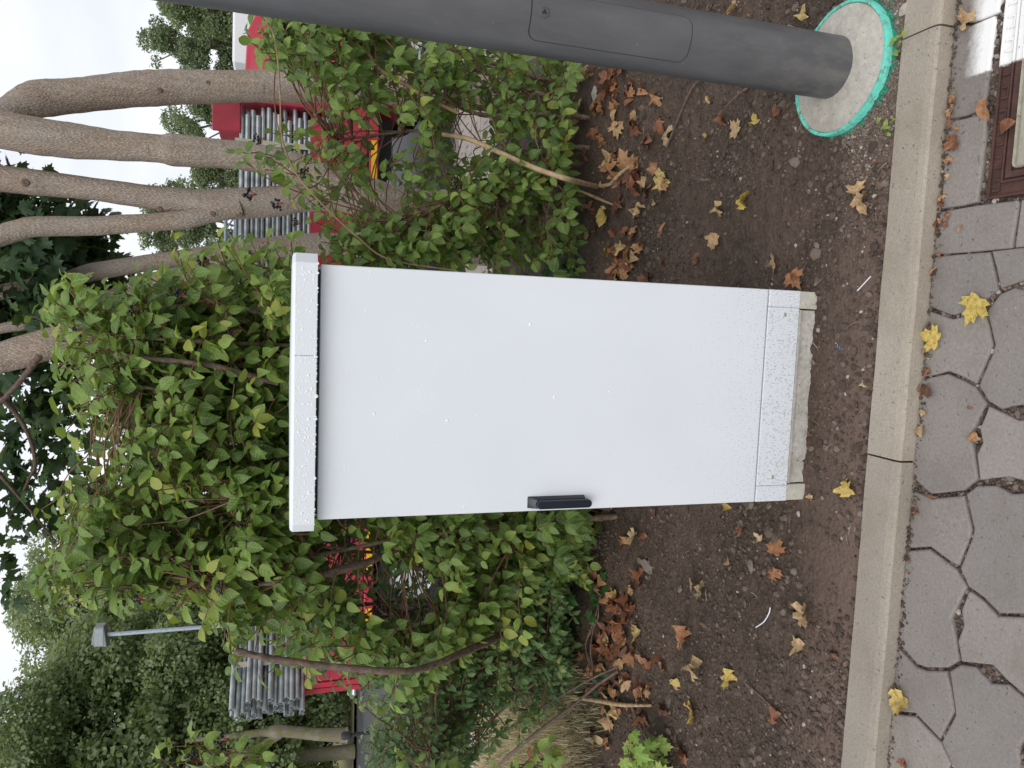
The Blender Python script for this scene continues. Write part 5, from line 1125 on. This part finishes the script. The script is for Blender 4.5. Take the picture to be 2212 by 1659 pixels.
# small dark bollard lamp on the far verge edge
bo = gy(812, 1581, 12.5); bl_ = thing('bollard_light', 'small dark bollard light by the road at far left', 'bollard', (bo[0], 12.5, RZ))
MB().lathe([(.03, 0), (.03, .5), (.06, .52), (.07, .62), (.05, .66), (.0001, .67)], 16).obj('post', M['chassis'], bl_, smooth=True)

# ------------------------------------------------------------------ trees and hedge beyond the road
def far_tree(label, cx, cy, y, rx, rz_, n, leaf, mat, seed, tb, nb=26, base_px=None, trunk_r=.16, name='broadleaf_tree', group='trees beyond the road', fill=.55):
    c = gy(cx, cy, y); base = np.array([c[0], y, -.08]); r = random.Random(seed); root = thing(name, label, 'tree', tuple(base), 0, group)
    bl = []
    for k in range(nb):
        while True:
            d = Vector((r.uniform(-1, 1), r.uniform(-1, 1), r.uniform(-1, 1)))
            if .3 < d.length < 1.05: break
        s_ = r.uniform(.15, .34); bl.append((c[0]+d.x*rx*.85, y+d.y*rx*.7, c[2]+d.z*rz_*.85, rx*s_, rx*s_, min(rx, rz_)*s_*.75))
    b = MB(); topz = c[2]+rz_*.4
    b.tube([(0, 0, 0), (r.uniform(-.1, .1), 0, topz*.4), (r.uniform(-.2, .2), 0, topz*.75), (r.uniform(-.3, .3), 0, topz)], [trunk_r, trunk_r*.8, trunk_r*.5, trunk_r*.2], 12)
    b.obj('trunk', M['bark2'], root, smooth=True); lm = MB()
    for q in bl[:14]:
        z0_ = r.uniform(.3, .8)*topz; lm.tube([(0, 0, z0_), ((q[0]-base[0])*.5, (q[1]-y)*.5, (z0_+q[2])*.5+.1), (q[0]-base[0], q[1]-y, q[2]+.08)], [trunk_r*.35, trunk_r*.22, .02], 6)
    lm.obj('limb', M['bark2'], root)
    crown(root, base, bl, n, leaf, SPR, mat, seed, 0, tb, shell=fill); return root
far_tree('large dark broadleaf tree filling the left, nearest of those beyond the road', 420, 1500, 19, 3.0, 4.3, 30000, .155, M['fartree'], 31, (.60, .27), 105)
far_tree('tall lighter tree right of the floodlight, behind the shrub tips', 330, 1270, 24, 3.2, 4.2, 20000, .16, M['fartree'], 32, (.7, .25), 75)
far_tree('dark tree cut by the left edge of the picture', 330, 1680, 17, 2.9, 4.0, 26000, .14, M['fartree'], 33, (.52, .26), 90)
far_tree('tree seen in the gaps of the shrub above the cabinet', 480, 1040, 27, 3.0, 3.2, 13000, .17, M['fartree2'], 34, (.5, .25), 55)
far_tree('pointed green tree right of the rightmost maple trunk', 420, 85, 33, 1.75, 2.9, 4600, .15, M['fartree2'], 35, (.35, .25), 40)
far_tree('hazy tree at the right edge above the white van', 440, -15, 30, 1.6, 2.0, 5000, .15, M['fartree2'], 36, (.65, .2), 34)
far_tree('small tree between the two right maple trunks', 470, 255, 34, 2.0, 2.3, 5000, .16, M['fartree2'], 37, (.5, .25), 40)
far_tree('small tree between the middle maple stems', 490, 380, 36, 1.9, 2.3, 5000, .17, M['fartree2'], 38, (.55, .25), 40)
far_tree('bushy tree left of the forked maple, over the tube load', 455, 505, 31, 2.0, 2.8, 7000, .16, M['fartree2'], 39, (.45, .25), 45)
far_tree('low tree behind the cabinet cover line', 520, 640, 30, 2.2, 2.2, 5000, .17, M['fartree2'], 40, (.45, .25), 24)
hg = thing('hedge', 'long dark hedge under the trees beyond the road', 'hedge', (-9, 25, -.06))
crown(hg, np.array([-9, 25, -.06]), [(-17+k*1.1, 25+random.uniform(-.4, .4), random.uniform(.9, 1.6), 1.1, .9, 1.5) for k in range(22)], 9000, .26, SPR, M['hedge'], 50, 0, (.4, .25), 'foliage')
# two bare trunks on the far verge
for lab, pts, extra in (('pale forked trunk with mossy boughs on the far verge', [(738, 1588, 30), (680, 1586, 25), (620, 1580, 24), (596, 1580, 28), (570, 1582, 18), (520, 1588, 15), (470, 1594, 10), (400, 1600, 7)], [(606, 1584, 22), (575, 1604, 18), (540, 1622, 16), (490, 1640, 15), (430, 1662, 12), (360, 1690, 9)]), ('thin brown trunk left of the truck tail', [(728, 1524, 20), (680, 1526, 18), (620, 1528, 17), (560, 1532, 14), (480, 1540, 10)], None)):
    y = 15.5 if extra else 20; b0 = gy(pts[0][0], pts[0][1], y); b0[2] = -.1
    t_ = thing('young_tree', lab, 'tree', tuple(b0), 0, 'bare trunks on the far verge'); pts = [(pts[0][0]+12, pts[0][1], pts[0][2]*1.15)]+pts
    stem_mesh(t_, b0, pts, y, 'trunk', 'bark2', n=14)
    if extra: stem_mesh(t_, b0, extra, y, 'limb', 'bark2', n=12)
    e = gy(*( (330, 1660) if extra else (430, 1545)), y); crown(t_, b0, [(e[0]+random.uniform(-.6, .6), y+.5, e[2]+random.uniform(0, 1.2), .7, .6, .5) for _ in range(6)], 500, .2, SPR, M['fartree'], 61)

# ------------------------------------------------------------------ fallen leaves: tell alike ones apart by their order from the cabinet
by = {}
for o in COL.objects:
    if o.name.startswith('fallen_leaf') and 'group' in o: by.setdefault(o['label'], []).append(o)
for lab, lst in by.items():
    if len(lst) == 1: continue
    ref = Vector((.35, 1.78, 0)) if 'left' not in lab else Vector((-.4, 1.83, 0))
    lst.sort(key=lambda o: (o.location-ref).length)
    for k, o in enumerate(lst): o['label'] = '%s %s, counting outward' % (ordn(k), lab)
